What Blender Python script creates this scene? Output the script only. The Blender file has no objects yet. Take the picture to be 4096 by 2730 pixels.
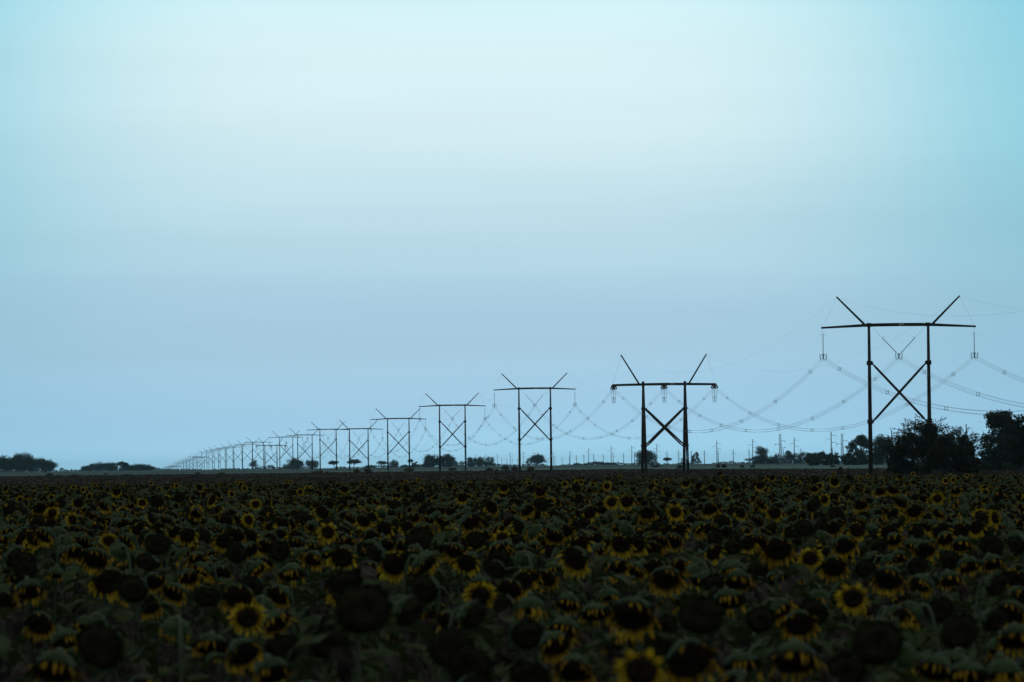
import bpy, math, random
import numpy as np
from mathutils import Vector, Matrix

# ------------------------------------------------------------------ camera
SC = bpy.context.scene
COL = SC.collection
FW, FH = 4096.0, 2730.0            # photograph pixels, used only to measure directions
LENS = 200.0
FPX = LENS / 36.0 * FW             # focal length in photograph pixels
CAM_H = 2.45
PITCH = math.atan(492.0 / FPX)
ROLL = -0.0117
cam_d = bpy.data.cameras.new("camera")
cam = bpy.data.objects.new("camera", cam_d)
COL.objects.link(cam)
cam_d.lens = LENS
cam_d.sensor_width = 36.0
cam_d.clip_start = 0.5
cam_d.clip_end = 90000.0
cam_d.dof.use_dof = True
cam_d.dof.focus_distance = 350.0
cam_d.dof.aperture_fstop = 10.0
cam.matrix_world = (Matrix.Translation((0, 0, CAM_H)) @ Matrix.Rotation(math.pi / 2 + PITCH, 4, 'X')
                    @ Matrix.Rotation(ROLL, 4, 'Z'))
SC.camera = cam
CAM_R = cam.matrix_world.to_3x3()

# ------------------------------------------------------------------ render / exposure
SC.view_settings.view_transform = 'Standard'
SC.view_settings.look = 'None'
SC.view_settings.exposure = 0.0
SC.view_settings.gamma = 1.0
SC.render.engine = 'CYCLES'
SC.cycles.use_denoising = True
SC.cycles.max_bounces = 6
SC.cycles.diffuse_bounces = 3
SC.cycles.volume_bounces = 1
SC.cycles.transparent_max_bounces = 8

# ------------------------------------------------------------------ world: dusk sky
W = bpy.data.worlds.new("World")
SC.world = W
W.use_nodes = True
wn, wl = W.node_tree.nodes, W.node_tree.links
for n in list(wn):
    wn.remove(n)


def N(nodes, typ, **kw):
    n = nodes.new(typ)
    for k, v in kw.items():
        setattr(n, k, v)
    return n


def math_n(op, a, b=None, c=None, clamp=False):
    n = N(wn, 'ShaderNodeMath', operation=op, use_clamp=clamp)
    for i, v in enumerate((a, b, c)):
        if v is None:
            continue
        if isinstance(v, (int, float)):
            n.inputs[i].default_value = v
        else:
            wl.new(v, n.inputs[i])
    return n.outputs[0]


def ramp_n(fac, stops):
    n = N(wn, 'ShaderNodeValToRGB')
    el = n.color_ramp.elements
    while len(el) < len(stops):
        el.new(0.5)
    for e, (p, c) in zip(el, stops):
        e.position = p
        e.color = (c[0], c[1], c[2], 1)
    wl.new(fac, n.inputs[0])
    return n.outputs[0]


def mix_n(fac, a, b):
    n = N(wn, 'ShaderNodeMix', data_type='RGBA')
    if isinstance(fac, float):
        n.inputs[0].default_value = fac
    else:
        wl.new(fac, n.inputs[0])
    for s, v in ((6, a), (7, b)):
        if isinstance(v, tuple):
            n.inputs[s].default_value = (*v, 1)
        else:
            wl.new(v, n.inputs[s])
    return n.outputs[2]


def smooth_n(v, lo, hi):
    n = N(wn, 'ShaderNodeMapRange', interpolation_type='SMOOTHSTEP')
    wl.new(v, n.inputs[0])
    n.inputs[1].default_value = lo
    n.inputs[2].default_value = hi
    return n.outputs[0]


tc = N(wn, 'ShaderNodeTexCoord')
sep = N(wn, 'ShaderNodeSeparateXYZ')
wl.new(tc.outputs['Generated'], sep.inputs[0])
X, Y, Z = sep.outputs
# thin high cloud: wide, softly layered noise in direction space
mp = N(wn, 'ShaderNodeMapping')
mp.inputs['Scale'].default_value = (4, 4, 60)
mp.inputs['Rotation'].default_value = (.03, .02, .7)
wl.new(tc.outputs['Generated'], mp.inputs[0])
nz = N(wn, 'ShaderNodeTexNoise')
nz.inputs['Scale'].default_value = 1.0
nz.inputs['Detail'].default_value = 4.0
nz.inputs['Roughness'].default_value = 0.5
wl.new(mp.outputs[0], nz.inputs['Vector'])
wob = math_n('MULTIPLY', math_n('SUBTRACT', nz.outputs[0], 0.5), 0.018)
Zw = math_n('ADD', Z, wob)
zz = math_n('MULTIPLY', Zw, 10.0, clamp=True)
CENTRE = ramp_n(zz, [(0.0, (.365, .68, .88)), (.08, (.355, .608, .81)), (.22, (.385, .60, .75)), (.32, (.425, .64, .77)),
                     (.41, (.495, .715, .81)), (.50, (.575, .785, .855)), (.60, (.665, .85, .90)), (.72, (.70, .905, .94)),
                     (.88, (.61, .88, .935))])
SIDE = ramp_n(zz, [(0.0, (.31, .60, .80)), (.09, (.295, .55, .73)), (.24, (.29, .525, .655)),
                   (.4, (.26, .55, .66)), (.6, (.25, .61, .73)), (.8, (.22, .60, .74))])
gx = math_n('DIVIDE', math_n('ADD', X, 0.008), 0.082)
gx2 = math_n('MULTIPLY', gx, gx)
gw = math_n('POWER', 2.718, math_n('MULTIPLY', math_n('MULTIPLY', gx2, gx2), -1.0))
front = mix_n(gw, SIDE, CENTRE)
mp2 = N(wn, 'ShaderNodeMapping')
mp2.inputs['Scale'].default_value = (7, 7, 130)
mp2.inputs['Rotation'].default_value = (.02, .02, .5)
wl.new(tc.outputs['Generated'], mp2.inputs[0])
nz2 = N(wn, 'ShaderNodeTexNoise')
nz2.inputs['Scale'].default_value = 1.0
nz2.inputs['Detail'].default_value = 5.0
wl.new(mp2.outputs[0], nz2.inputs['Vector'])
streak = math_n('ADD', math_n('MULTIPLY', nz2.outputs[0], .11), .95)
vm = N(wn, 'ShaderNodeVectorMath', operation='SCALE')
wl.new(front, vm.inputs[0])
wl.new(streak, vm.inputs['Scale'])
front = vm.outputs[0]
# the rest of the dome: dim blue dusk sky over the head and behind the back
sky = N(wn, 'ShaderNodeTexSky', sky_type='NISHITA', sun_disc=False)
sky.sun_elevation = math.radians(3.0)
sky.sun_rotation = math.radians(0.0)
sky.air_density = 1.5
sky.ozone_density = 3.0
hs = N(wn, 'ShaderNodeHueSaturation')
hs.inputs['Saturation'].default_value = 0.6
hs.inputs['Value'].default_value = 0.10
wl.new(sky.outputs[0], hs.inputs['Color'])
DOME = mix_n(0.25, (.26, .295, .29), hs.outputs[0])
up = smooth_n(Z, 0.10, 0.42)
side = smooth_n(Y, 0.95, -0.1)
m1 = mix_n(up, front, DOME)
m2 = mix_n(side, m1, DOME)
bg = N(wn, 'ShaderNodeBackground')
bg.inputs['Strength'].default_value = 1.0
wl.new(m2, bg.inputs[0])
wo = N(wn, 'ShaderNodeOutputWorld')
wl.new(bg.outputs[0], wo.inputs[0])

# the last soft light of the sky after sunset: one weak, very wide sun
sd = bpy.data.lights.new("sun", 'SUN')
sd.energy = 0.06
sd.angle = math.radians(60)
sd.color = (1.0, .95, .88)
so = bpy.data.objects.new("sun", sd)
COL.objects.link(so)
so.rotation_euler = (math.radians(-35), math.radians(8), 0)


# ------------------------------------------------------------------ helpers
def yh(px):
    return FH / 2 + 492.0 + ROLL * (px - FW / 2)


def ray(px, py):
    return (CAM_R @ Vector(((px - FW / 2) / FPX, -(py - FH / 2) / FPX, -1.0))).normalized()


def drop(d):
    """How far the plain sinks beyond the rise about seven kilometres out."""
    if d < 7000:
        return 0.0
    t = d - 7000
    return 3.4e-3 * t * (1 - math.exp(-t / 900.0))


def ground_at(px, d):
    r = ray(px, yh(px))
    return Vector((r.x / r.y * d, d, -drop(d)))


def top_z(px, py, d):
    r = ray(px, py)
    return CAM_H + r.z / r.y * d


MATS = {}


def mat(name, col, rough=.85, var=0.25, scale=3.0, bump=0.0, bscale=40.0, col2=None, transl=0.0, spec=.15):
    m = bpy.data.materials.new(name)
    m.use_nodes = True
    nt = m.node_tree
    b = nt.nodes['Principled BSDF']
    b.inputs['Roughness'].default_value = rough
    b.inputs['Specular IOR Level'].default_value = spec
    t = nt.nodes.new('ShaderNodeTexCoord')
    g = nt.nodes.new('ShaderNodeNewGeometry')
    nz = nt.nodes.new('ShaderNodeTexNoise')
    nz.inputs['Scale'].default_value = scale
    nz.inputs['Detail'].default_value = 5
    nt.links.new(g.outputs['Position'], nz.inputs['Vector'])
    r = nt.nodes.new('ShaderNodeValToRGB')
    c2 = col2 or tuple(c * (1 + var) for c in col)
    c1 = tuple(c * (1 - var) for c in col)
    r.color_ramp.elements[0].position = .3
    r.color_ramp.elements[0].color = (*c1, 1)
    r.color_ramp.elements[1].position = .7
    r.color_ramp.elements[1].color = (*c2, 1)
    nt.links.new(nz.outputs[0], r.inputs[0])
    nt.links.new(r.outputs[0], b.inputs['Base Color'])
    if bump:
        v = nt.nodes.new('ShaderNodeTexVoronoi')
        v.inputs['Scale'].default_value = bscale
        nt.links.new(t.outputs['Object'], v.inputs['Vector'])
        bp = nt.nodes.new('ShaderNodeBump')
        bp.inputs['Strength'].default_value = bump
        bp.inputs['Distance'].default_value = .01
        nt.links.new(v.outputs['Distance'], bp.inputs['Height'])
        nt.links.new(bp.outputs[0], b.inputs['Normal'])
    if transl:
        tr = nt.nodes.new('ShaderNodeBsdfTranslucent')
        nt.links.new(r.outputs[0], tr.inputs[0])
        mx = nt.nodes.new('ShaderNodeMixShader')
        mx.inputs[0].default_value = transl
        out = nt.nodes['Material Output']
        nt.links.new(b.outputs[0], mx.inputs[1])
        nt.links.new(tr.outputs[0], mx.inputs[2])
        nt.links.new(mx.outputs[0], out.inputs['Surface'])
    MATS[name] = m
    return m


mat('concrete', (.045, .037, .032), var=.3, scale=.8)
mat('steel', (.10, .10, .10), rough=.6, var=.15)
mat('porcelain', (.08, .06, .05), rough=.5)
mat('wire', (.10, .11, .12), rough=.6, var=.1)
mat('plate', (.42, .50, .52), var=.1, scale=8)
mat('plate_ink', (.03, .03, .03))
mat('paint_blue', (.16, .42, .60), var=.1)
mat('timber', (.07, .06, .05), var=.3)
mat('bark', (.06, .05, .04), var=.4)
mat('leaf_tree', (.040, .050, .028), var=.45, scale=.35, transl=.2)
mat('leaf_bush', (.036, .038, .020), var=.35, scale=.8, transl=.3)
mat('leaf_scrub', (.085, .068, .045), var=.35, scale=1.2, transl=.15)
mat('petal', (.66, .40, .02), var=.4, scale=14, col2=(.88, .60, .04), transl=.45, rough=.7)
mat('petal_old', (.54, .29, .02), var=.5, scale=14, col2=(.78, .47, .035), transl=.4, rough=.8)
mat('seed', (.024, .018, .013), var=.4, scale=25, bump=.9, bscale=110, rough=.95, spec=.05)
mat('seed_bare', (.030, .027, .016), var=.4, scale=20, bump=.9, bscale=110, rough=.95, spec=.05)
mat('calyx', (.036, .060, .021), var=.45, scale=12, rough=.72, spec=.18)
mat('stem', (.075, .105, .06), var=.3, scale=8, rough=.7, spec=.2)
mat('leaf_green', (.045, .064, .021), var=.45, scale=9, rough=.7, spec=.2, transl=.2)
mat('leaf_dry', (.064, .052, .048), var=.6, scale=9, rough=.75, spec=.15, transl=.15)
mat('soil', (.045, .036, .033), var=.4, scale=1.5, spec=0)
mat('pasture', (.060, .051, .041), var=.3, scale=.05, col2=(.082, .070, .055), spec=0)
mat('grass_dry', (.058, .049, .037), var=.35, scale=.2, spec=0)
mat('mist_tint', (.16, .235, .235), var=.12, scale=.02, spec=0)  # pale blue-grey of low mist put into the ground colour
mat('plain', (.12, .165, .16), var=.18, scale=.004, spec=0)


class MB:
    """Collects shapes into one mesh."""

    def __init__(s):
        s.v, s.f, s.m = [], [], []

    def add(s, vs, fs, mi=0):
        o = len(s.v)
        s.v.extend(tuple(v) for v in vs)
        s.f.extend(tuple(i + o for i in f) for f in fs)
        s.m.extend([mi] * len(fs))

    def merge(s, other, mi):
        o = len(s.v)
        s.v.extend(other.v)
        s.f.extend(tuple(i + o for i in f) for f in other.f)
        s.m.extend(i + mi for i in other.m)

    def tube(s, pts, rad, sides=8, mi=0, cap=True):
        pts = [Vector(p) for p in pts]
        n = len(pts)
        if isinstance(rad, (int, float)):
            rad = [rad] * n
        vs, fs = [], []
        prev = None
        for i, p in enumerate(pts):
            d = (pts[min(i + 1, n - 1)] - pts[max(i - 1, 0)]).normalized()
            if prev is None:
                a = Vector((0, 0, 1)) if abs(d.z) < .9 else Vector((1, 0, 0))
                u = d.cross(a).normalized()
            else:
                u = (prev - d * prev.dot(d)).normalized()
            prev = u
            w = d.cross(u)
            for k in range(sides):
                t = 2 * math.pi * k / sides
                vs.append(p + (u * math.cos(t) + w * math.sin(t)) * rad[i])
        for i in range(n - 1):
            for k in range(sides):
                a, b = i * sides + k, i * sides + (k + 1) % sides
                fs.append((a, b, b + sides, a + sides))
        if cap:
            fs.append(tuple(range(sides))[::-1])
            fs.append(tuple((n - 1) * sides + k for k in range(sides)))
        s.add(vs, fs, mi)

    def box(s, c, h, mi=0, M=None):
        vs = []
        for z in (-1, 1):
            for y in (-1, 1):
                for x in (-1, 1):
                    v = Vector((x * h[0], y * h[1], z * h[2]))
                    if M:
                        v = M @ v
                    vs.append(v + Vector(c))
        s.add(vs, [(0, 2, 3, 1), (4, 5, 7, 6), (0, 1, 5, 4), (2, 6, 7, 3), (0, 4, 6, 2), (1, 3, 7, 5)], mi)

    def mesh(s, name, mats, smooth=False):
        me = bpy.data.meshes.new(name)
        me.from_pydata(s.v, [], s.f)
        for m in mats:
            me.materials.append(MATS[m])
        if len(mats) > 1:
            me.polygons.foreach_set('material_index', s.m)
        if smooth:
            me.polygons.foreach_set('use_smooth', [True] * len(s.f))
        me.update()
        return me

    def build(s, name, mats, parent=None, smooth=False):
        if isinstance(mats, str):
            mats = [mats]
        o = bpy.data.objects.new(name, s.mesh(name, mats, smooth))
        COL.objects.link(o)
        o.parent = parent
        return o


def tag(o, label=None, cat=None, group=None, kind=None):
    if label:
        o['label'] = label
    if cat:
        o['category'] = cat
    if group:
        o['group'] = group
    if kind:
        o['kind'] = kind
    return o


def empty(name, loc=(0, 0, 0), rz=0.0):
    o = bpy.data.objects.new(name, None)
    COL.objects.link(o)
    o.location = loc
    o.rotation_euler = (0, 0, rz)
    return o


def copy_tree(o, parent=None):
    c = o.copy()
    COL.objects.link(c)
    c.parent = parent
    for ch in o.children:
        copy_tree(ch, c)
    return c


ORD = ['', 'first', 'second', 'third', 'fourth', 'fifth', 'sixth', 'seventh', 'eighth', 'ninth', 'tenth', 'eleventh',
       'twelfth', 'thirteenth', 'fourteenth', 'fifteenth', 'sixteenth', 'seventeenth', 'eighteenth', 'nineteenth',
       'twentieth', 'twenty-first', 'twenty-second', 'twenty-third', 'twenty-fourth', 'twenty-fifth', 'twenty-sixth']


# ------------------------------------------------------------------ ground
def strip(name, material, ys, x_of, z_off):
    """A sheet across the plain: rows of points at the given distances."""
    vs, fs = [], []
    nx = 12
    for y in ys:
        a, b = x_of(y)
        for i in range(nx + 1):
            x = a + (b - a) * i / nx
            vs.append((x, y, -drop(y) + z_off))
    for j in range(len(ys) - 1):
        for i in range(nx):
            q = j * (nx + 1) + i
            fs.append((q, q + 1, q + nx + 2, q + nx + 1))
    m = MB()
    m.add(vs, fs)
    return tag(m.build(name, material), kind='structure')


ys = [-300, 0, 500, 1500, 3000, 5000, 7000] + [7000 + 150 * k for k in range(1, 40)] + [14000, 18000, 24000, 30000]
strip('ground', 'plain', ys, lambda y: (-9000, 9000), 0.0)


def edge_sheet(name, material, near, far, z_off, seed, rag):
    """A field between two ragged border lines, each a function of x."""
    rnd = random.Random(seed)
    xs = [-900 + 6 * i for i in range(301)]
    vs, fs = [], []
    for x in xs:
        vs.append((x, near(x) + rnd.uniform(-rag, rag), z_off))
        vs.append((x, far(x) + rnd.uniform(-rag, rag), z_off))
    for i in range(len(xs) - 1):
        fs.append((2 * i, 2 * i + 2, 2 * i + 3, 2 * i + 1))
    m = MB()
    m.add(vs, fs)
    return tag(m.build(name, material), kind='structure')


def flower_edge(x):
    return 240.0 + 2.5 * math.sin(x * .21) - .1 * x


def pasture_edge(x):
    return float(np.interp(x, [-300, 40, 90], [2144, 2144, 1560]))


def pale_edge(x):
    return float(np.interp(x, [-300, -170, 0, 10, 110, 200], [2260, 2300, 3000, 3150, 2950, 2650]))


edge_sheet('pasture', 'pasture', lambda x: -200, pasture_edge, .05, 1, 18)
edge_sheet('mist_strip', 'mist_tint', lambda x: pasture_edge(x) + 40, pale_edge, .05, 2, 18)  # ground sheet coloured to imitate low mist beyond the pasture
edge_sheet('sunflower_soil', 'soil', lambda x: -150, flower_edge, .10, 3, 1)

# ------------------------------------------------------------------ pylons
SPAN = 404.0
LINE_A = math.atan((453.5 - FW / 2) / FPX)
VPX = 453.5
KPX = 7101.0


def pylon_pos(k):
    D = 2.256 + (k - 1)
    if k == 2:
        D = 3.225
    px = VPX + KPX / D
    px = MEASURED.get(k, px)
    g = ground_at(px, D * SPAN)
    g.z += .45 + RISE.get(k, 0)
    return g


MEASURED = {2: 2660.0, 3: 2141.8, 4: 1811.5, 5: 1594.9, 6: 1436.5}
RISE = {3: 1.2, 4: .6, 5: -.8, 6: -2.5, 8: -.9, 10: -.8}     # the ground is not quite level from pylon to pylon
STRAIN = {2, 10, 19, 27, 35}
NP = 38
ROT = -LINE_A   # crossarms stand square to the line


def sus_parts(root):
    """Suspension portal: two round concrete poles, tapering crossarm, X brace, earth-wire arms, insulators."""
    for s in (-1, 1):
        m = MB()
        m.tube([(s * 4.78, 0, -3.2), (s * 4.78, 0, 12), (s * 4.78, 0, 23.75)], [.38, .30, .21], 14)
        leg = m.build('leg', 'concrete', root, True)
        for z in (8.1, 17.5):
            m = MB()
            m.tube([(s * 4.78, 0, z - .34), (s * 4.78, 0, z - .33), (s * 4.78, 0, z + .33), (s * 4.78, 0, z + .34)],
                   [.40, .45, .45, .40], 14)
            m.box((s * (4.78 - .42), 0, z), (.16, .2, .24))
            m.build('collar', 'concrete', leg)
        m = MB()
        m.tube([(s * 4.78, 0, 15.0), (s * 4.78, 0, 15.18)], .335, 14)
        m.build('joint_ring', 'steel', leg)
    m = MB()
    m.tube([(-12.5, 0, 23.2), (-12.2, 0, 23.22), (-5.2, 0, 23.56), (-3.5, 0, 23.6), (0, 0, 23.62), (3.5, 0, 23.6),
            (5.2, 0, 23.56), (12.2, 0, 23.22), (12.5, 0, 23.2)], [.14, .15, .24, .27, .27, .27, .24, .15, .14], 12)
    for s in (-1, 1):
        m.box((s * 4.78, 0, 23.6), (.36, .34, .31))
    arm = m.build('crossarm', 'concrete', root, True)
    m = MB()
    m.box((.4, -.33, 23.66), (.42, .02, .20))
    pl = m.build('number_plate', 'plate', arm)
    m = MB()   # worn dark characters, unreadable in the photograph
    for x, z, hx, hz in ((.16, 23.66, .025, .14), (.24, 23.70, .06, .022), (.30, 23.64, .022, .11), (.42, 23.66, .025, .14),
                         (.50, 23.60, .06, .022), (.58, 23.69, .022, .12), (.67, 23.66, .022, .14)):
        m.box((x, -.354, z), (hx, .006, hz))
    m.build('plate_characters', 'plate_ink', arm)
    for s in (-1, 1):
        m = MB()
        m.tube([(s * 5.5, 0, 23.7), (s * 9.95, 0, 28.15)], [.19, .13], 10)
        h = m.build('earth_wire_arm', 'concrete', root, True)
        m = MB()
        m.tube([(s * 9.9, 0, 28.0), (s * 12.3, 0, 23.3)], .009, 5)
        m.build('stay_wire', 'wire', h)
    for s in (-1, 1):
        m = MB()
        z0, z1 = (8.1, 17.45) if s < 0 else (17.45, 8.1)
        a, b = Vector((-4.35, .06 * s, z0)), Vector((4.35, .06 * s, z1))
        m.tube([a, a.lerp(b, .08), a.lerp(b, .5), a.lerp(b, .92), b], [.10, .19, .21, .19, .10], 10)
        m.build('brace', 'concrete', root, True)

    def string(p0, p1, lead):
        p0, p1 = Vector(p0), Vector(p1)
        q = p0.lerp(p1, lead)
        m = MB()
        n = 28
        pts, rad = [p0, q], [.010, .016]
        for i in range(n):
            a, b = (i + .15) / n, (i + .55) / n
            pts += [q.lerp(p1, a), q.lerp(p1, (a + b) / 2), q.lerp(p1, b)]
            rad += [.035, .125, .04]
        m.tube(pts, rad, 7)
        o = m.build('insulator_string', 'porcelain', root)
        m = MB()   # upper arcing horn
        d = (p1 - p0).normalized()
        side = Vector((1, 0, 0)) if abs(d.z) > .9 else Vector((0, 1, 0)).cross(d)
        if abs(d.z) > .9:
            for s in (-1, 1):
                m.tube([q, q + side * .3 * s + Vector((0, 0, .04)), q + side * .5 * s - Vector((0, 0, .18))], .018, 5)
        else:
            e = side if side.z > 0 else -side
            m.tube([q, q + e * .22 - d * .05, q + e * .42 + d * .22], .018, 5)
        m.build('arcing_horn', 'steel', o)
        return o

    def yoke(x, z):
        m = MB()
        m.box((x, 0, z + .08), (.10, .03, .42))
        m.box((x, 0, z + .47), (.26, .025, .03))
        m.box((x, 0, z - .30), (.26, .025, .03))
        for s in (-1, 1):
            for dz in (.30, -.45):
                m.box((x + s * .23, 0, z + dz), (.045, .15, .055))
                m.box((x + s * .23, 0, z + dz + .1), (.015, .02, .1))
        y = m.build('yoke', 'steel', root)
        for s in (-1, 1):
            m = MB()
            pts = []
            for i in range(21):
                t = 2 * math.pi * i / 20
                ly, lz = .30 * math.cos(t), .52 * math.sin(t)
                pts.append((x + s * (.50 + lz * .10) , ly, z + .05 + lz))
            m.tube(pts, .028, 5, cap=False)
            m.box((x + s * .50, 0, z + .02), (.03, .30, .03))
            m.build('corona_ring', 'steel', y)

    for s in (-1, 1):
        string((s * 12.2, 0, 23.1), (s * 12.2, 0, 18.95), .23)
        yoke(s * 12.2, 18.5)
        string((s * 4.4, 0, 23.35), (s * .32, 0, 19.05), .43)
    yoke(0, 18.5)


def strain_parts(root):
    """Strain portal: A-frame legs spread along the line, double X brace, tension strings and jumper loops."""
    for s in (-1, 1):
        m = MB()
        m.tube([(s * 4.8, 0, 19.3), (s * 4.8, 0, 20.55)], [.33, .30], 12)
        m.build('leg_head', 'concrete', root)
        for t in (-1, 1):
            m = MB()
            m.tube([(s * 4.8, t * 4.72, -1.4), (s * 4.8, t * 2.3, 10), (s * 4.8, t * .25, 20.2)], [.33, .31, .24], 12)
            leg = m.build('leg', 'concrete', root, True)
            for z in (5.8, 14.3):
                y = t * (4.5 - 4.25 * (z + .3) / 20.5)
                m = MB()
                m.tube([(s * 4.8, y + t * .04, z - .2), (s * 4.8, y - t * .04, z + .2)], .42, 12)
                m.box((s * 4.32, y, z), (.2, .18, .1))
                m.build('collar', 'concrete', leg)
            m = MB()
            y = t * (4.5 - 4.25 * (9.0 + .3) / 20.5)
            m.tube([(s * 4.8, y, 8.9), (s * 4.8, y, 9.1)], .36, 12)
            m.build('joint_ring', 'steel', leg)
    m = MB()
    m.tube([(-11.9, 0, 19.75), (-4.8, 0, 19.87), (0, 0, 19.9), (4.8, 0, 19.87), (11.9, 0, 19.75)], [.25, .29, .30, .29, .25], 12)
    for x in (-8, -2.6, 2.6, 8):
        m.tube([(x, 0, 20.1), (x, 0, 20.5)], .02, 5)
    arm = m.build('crossarm', 'concrete', root, True)
    m = MB()
    m.box((1.8, -.36, 19.95), (.42, .02, .19))
    m.build('number_plate', 'plate', arm)
    m = MB()
    for x, hx, hz in ((1.55, .03, .12), (1.68, .05, .03), (1.85, .03, .12), (2.02, .04, .1)):
        m.box((x, -.385, 19.95), (hx, .006, hz))
    m.build('plate_characters', 'plate_ink', arm)
    for s in (-1, 1):
        m = MB()
        m.tube([(s * 5.75, 0, 20.0), (s * 9.85, 0, 26.7)], [.20, .15], 10)
        h = m.build('earth_wire_arm', 'concrete', root, True)
        m = MB()
        m.tube([(s * 9.8, 0, 26.5), (s * 11.8, 0, 19.9)], .014, 5)
        m.build('stay_wire', 'wire', h)
    for t in (-1, 1):
        for s in (-1, 1):
            za, zb = (5.8, 14.2) if s < 0 else (14.2, 5.8)
            ya = t * (4.5 - 4.25 * (za + .3) / 20.5)
            yb = t * (4.5 - 4.25 * (zb + .3) / 20.5)
            a, b = Vector((-4.3, ya + s * .03, za)), Vector((4.3, yb + s * .03, zb))
            m = MB()
            m.tube([a, a.lerp(b, .06), a.lerp(b, .5), a.lerp(b, .94), b], [.10, .19, .21, .19, .10], 9)
            m.build('brace', 'concrete', root, True)
    for x in (-11.6, 0, 11.6):
        for t in (-1, 1):
            for dx in (-.38, 0, .38):
                p0, p1 = Vector((x + dx * .8, t * .3, 19.72)), Vector((x + dx, t * 3.4, 18.95 - .22 * (dx == 0)))
                m = MB()
                pts, rad = [p0], [.03]
                n = 18
                for i in range(n):
                    a, b = (i + .2) / n, (i + .7) / n
                    pts += [p0.lerp(p1, a), p0.lerp(p1, (a + b) / 2), p0.lerp(p1, b)]
                    rad += [.05, .16, .06]
                m.tube(pts, rad, 7)
                m.build('insulator_string', 'porcelain', root)
        m = MB()
        for dx in (-.23, .23):
            for dz in (0, .4):
                pts = []
                for i in range(17):
                    u = -1 + i / 8
                    pts.append((x + dx, 3.4 * u * (1 - .1 * (1 - abs(u))), 15.6 + dz * abs(u) + 3.1 * abs(u) ** 2.4))
                m.tube(pts, .028, 5)
        j = m.build('jumper_loop', 'wire', root)
        for t in (-1, 1):
            m = MB()
            m.box((x, t * 1.9, 16.6), (.25, .04, .03))
            m.box((x, t * 1.9, 16.85), (.25, .04, .03))
            m.build('jumper_spacer', 'steel', j)


def join_mb_far(strain):
    """One plain-part-free mesh of a portal for the specks at the end of the line."""
    m = MB()
    H = 19.9 if strain else 23.6
    for s in (-1, 1):
        m.tube([(s * 4.78, 0, -3), (s * 4.78, 0, H)], [.38, .22], 7)
        m.tube([(s * 5.6, 0, H), (s * 9.9, 0, H + (6.8 if strain else 4.5))], [.2, .14], 6)
        for z in ((5.8, 14.3) if strain else (8.1, 17.5)):
            m.tube([(s * 4.78, 0, z - .3), (s * 4.78, 0, z + .3)], .45, 7)
    w = 11.9 if strain else 12.5
    m.tube([(-w, 0, H - (.1 if strain else .4)), (-4.8, 0, H), (4.8, 0, H), (w, 0, H - (.1 if strain else .4))], [.15, .26, .26, .15], 7)
    z0, z1 = (5.8, 14.3) if strain else (8.1, 17.5)
    m.tube([(-4.4, .05, z0), (4.4, .05, z1)], .19, 6)
    m.tube([(-4.4, -.05, z1), (4.4, -.05, z0)], .19, 6)
    if not strain:
        for x in (-12.2, 12.2):
            m.tube([(x, 0, 23.2), (x, 0, 18.1)], .08, 5)
        for s in (-1, 1):
            m.tube([(s * 4.4, 0, 23.4), (0, 0, 18.3)], .08, 5)
    return m


PY_GROUP = 'portal pylons of the high-voltage line'
PY_LABEL = {
    1: 'largest dark portal pylon, its right leg rising out of the big bush',
    2: 'squat strain pylon with doubled splayed legs and hanging wire loops',
    3: 'portal pylon standing next to the left of the strain pylon with wire loops',
    4: 'portal pylon whose left leg crosses the wide dark tree clump',
    5: 'portal pylon beside two low trees, its right leg behind a dark shrub',
    6: 'portal pylon whose left leg crosses a dome-shaped tree',
    7: 'portal pylon whose right leg crosses a small umbrella-shaped tree',
    8: 'portal pylon whose left leg rises from the largest round tree of the row',
    9: 'portal pylon standing just left of the largest round tree of the row',
    10: 'low thick strain pylon with flat arm between taller distant pylons',
    11: 'tall distant pylon whose left leg rises from a ragged stunted tree',
}
root = empty('portal_pylon')
sus_parts(root)
sroot = empty('portal_pylon')
strain_parts(sroot)
used = set()
for k in range(1, NP + 1):
    p = pylon_pos(k)
    st = k in STRAIN
    if k <= 19:
        src = sroot if st else root
        key = 's' if st else 'n'
        o = src if key not in used else copy_tree(src)
        used.add(key)
        lab = PY_LABEL.get(k, '%s hazy portal pylon along the receding line, counted from the big bush%s' % (
            ORD[k], ', low and thick' if st else ''))
    else:
        key = 'fs' if st else 'fn'
        if key not in used:
            o = join_mb_far(st).build('portal_pylon', 'concrete')
            FAR = globals().setdefault('FAR', {})
            FAR[key] = o
        else:
            o = FAR[key].copy()
            COL.objects.link(o)
        used.add(key)
        lab = 'one of the faint overlapping pylons at the far end of the line'
    o.location = p
    o.rotation_euler = (0, 0, ROT)
    tag(o, lab, 'pylon', PY_GROUP if k <= 19 else 'faint pylons at the end of the line')


# leg marks: small painted plates on the right-hand leg of three pylons
def leg_sign(k, label, x, y, z, tall):
    p = pylon_pos(k)
    loc = Matrix.Rotation(ROT, 3, 'Z') @ Vector((x, y, 0)) + p
    root = empty('leg_sign', (loc.x, loc.y, p.z + z), ROT)
    m = MB()
    m.tube([(0, .02, -.36), (0, .02, .30), (0, .02, .42)], [.37, .37, .28], 16)
    m.build('shield_plate', 'plate', root)
    m = MB()
    m.box((0, -.36, 0), (.13, .03, .22))
    m.build('blue_emblem', 'paint_blue', root)
    if tall:
        m = MB()
        m.box((-.03, -.33, 1.12), (.15, .05, .68))
        m.build('warning_strip', 'paint_blue', root)
    tag(root, label, 'sign', 'plates on pylon legs')


leg_sign(2, 'tall pale blue plate with shield on the strain pylon leg', 4.8, -3.85, 2.85, True)
leg_sign(3, 'small pale round plate low on the leg of the pylon left of the strain pylon', 4.78, 0, 3.1, False)
leg_sign(4, 'pale arrow-like plate low on the pylon leg by the gappy tree clump', 4.78, 0, 3.2, True)


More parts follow.
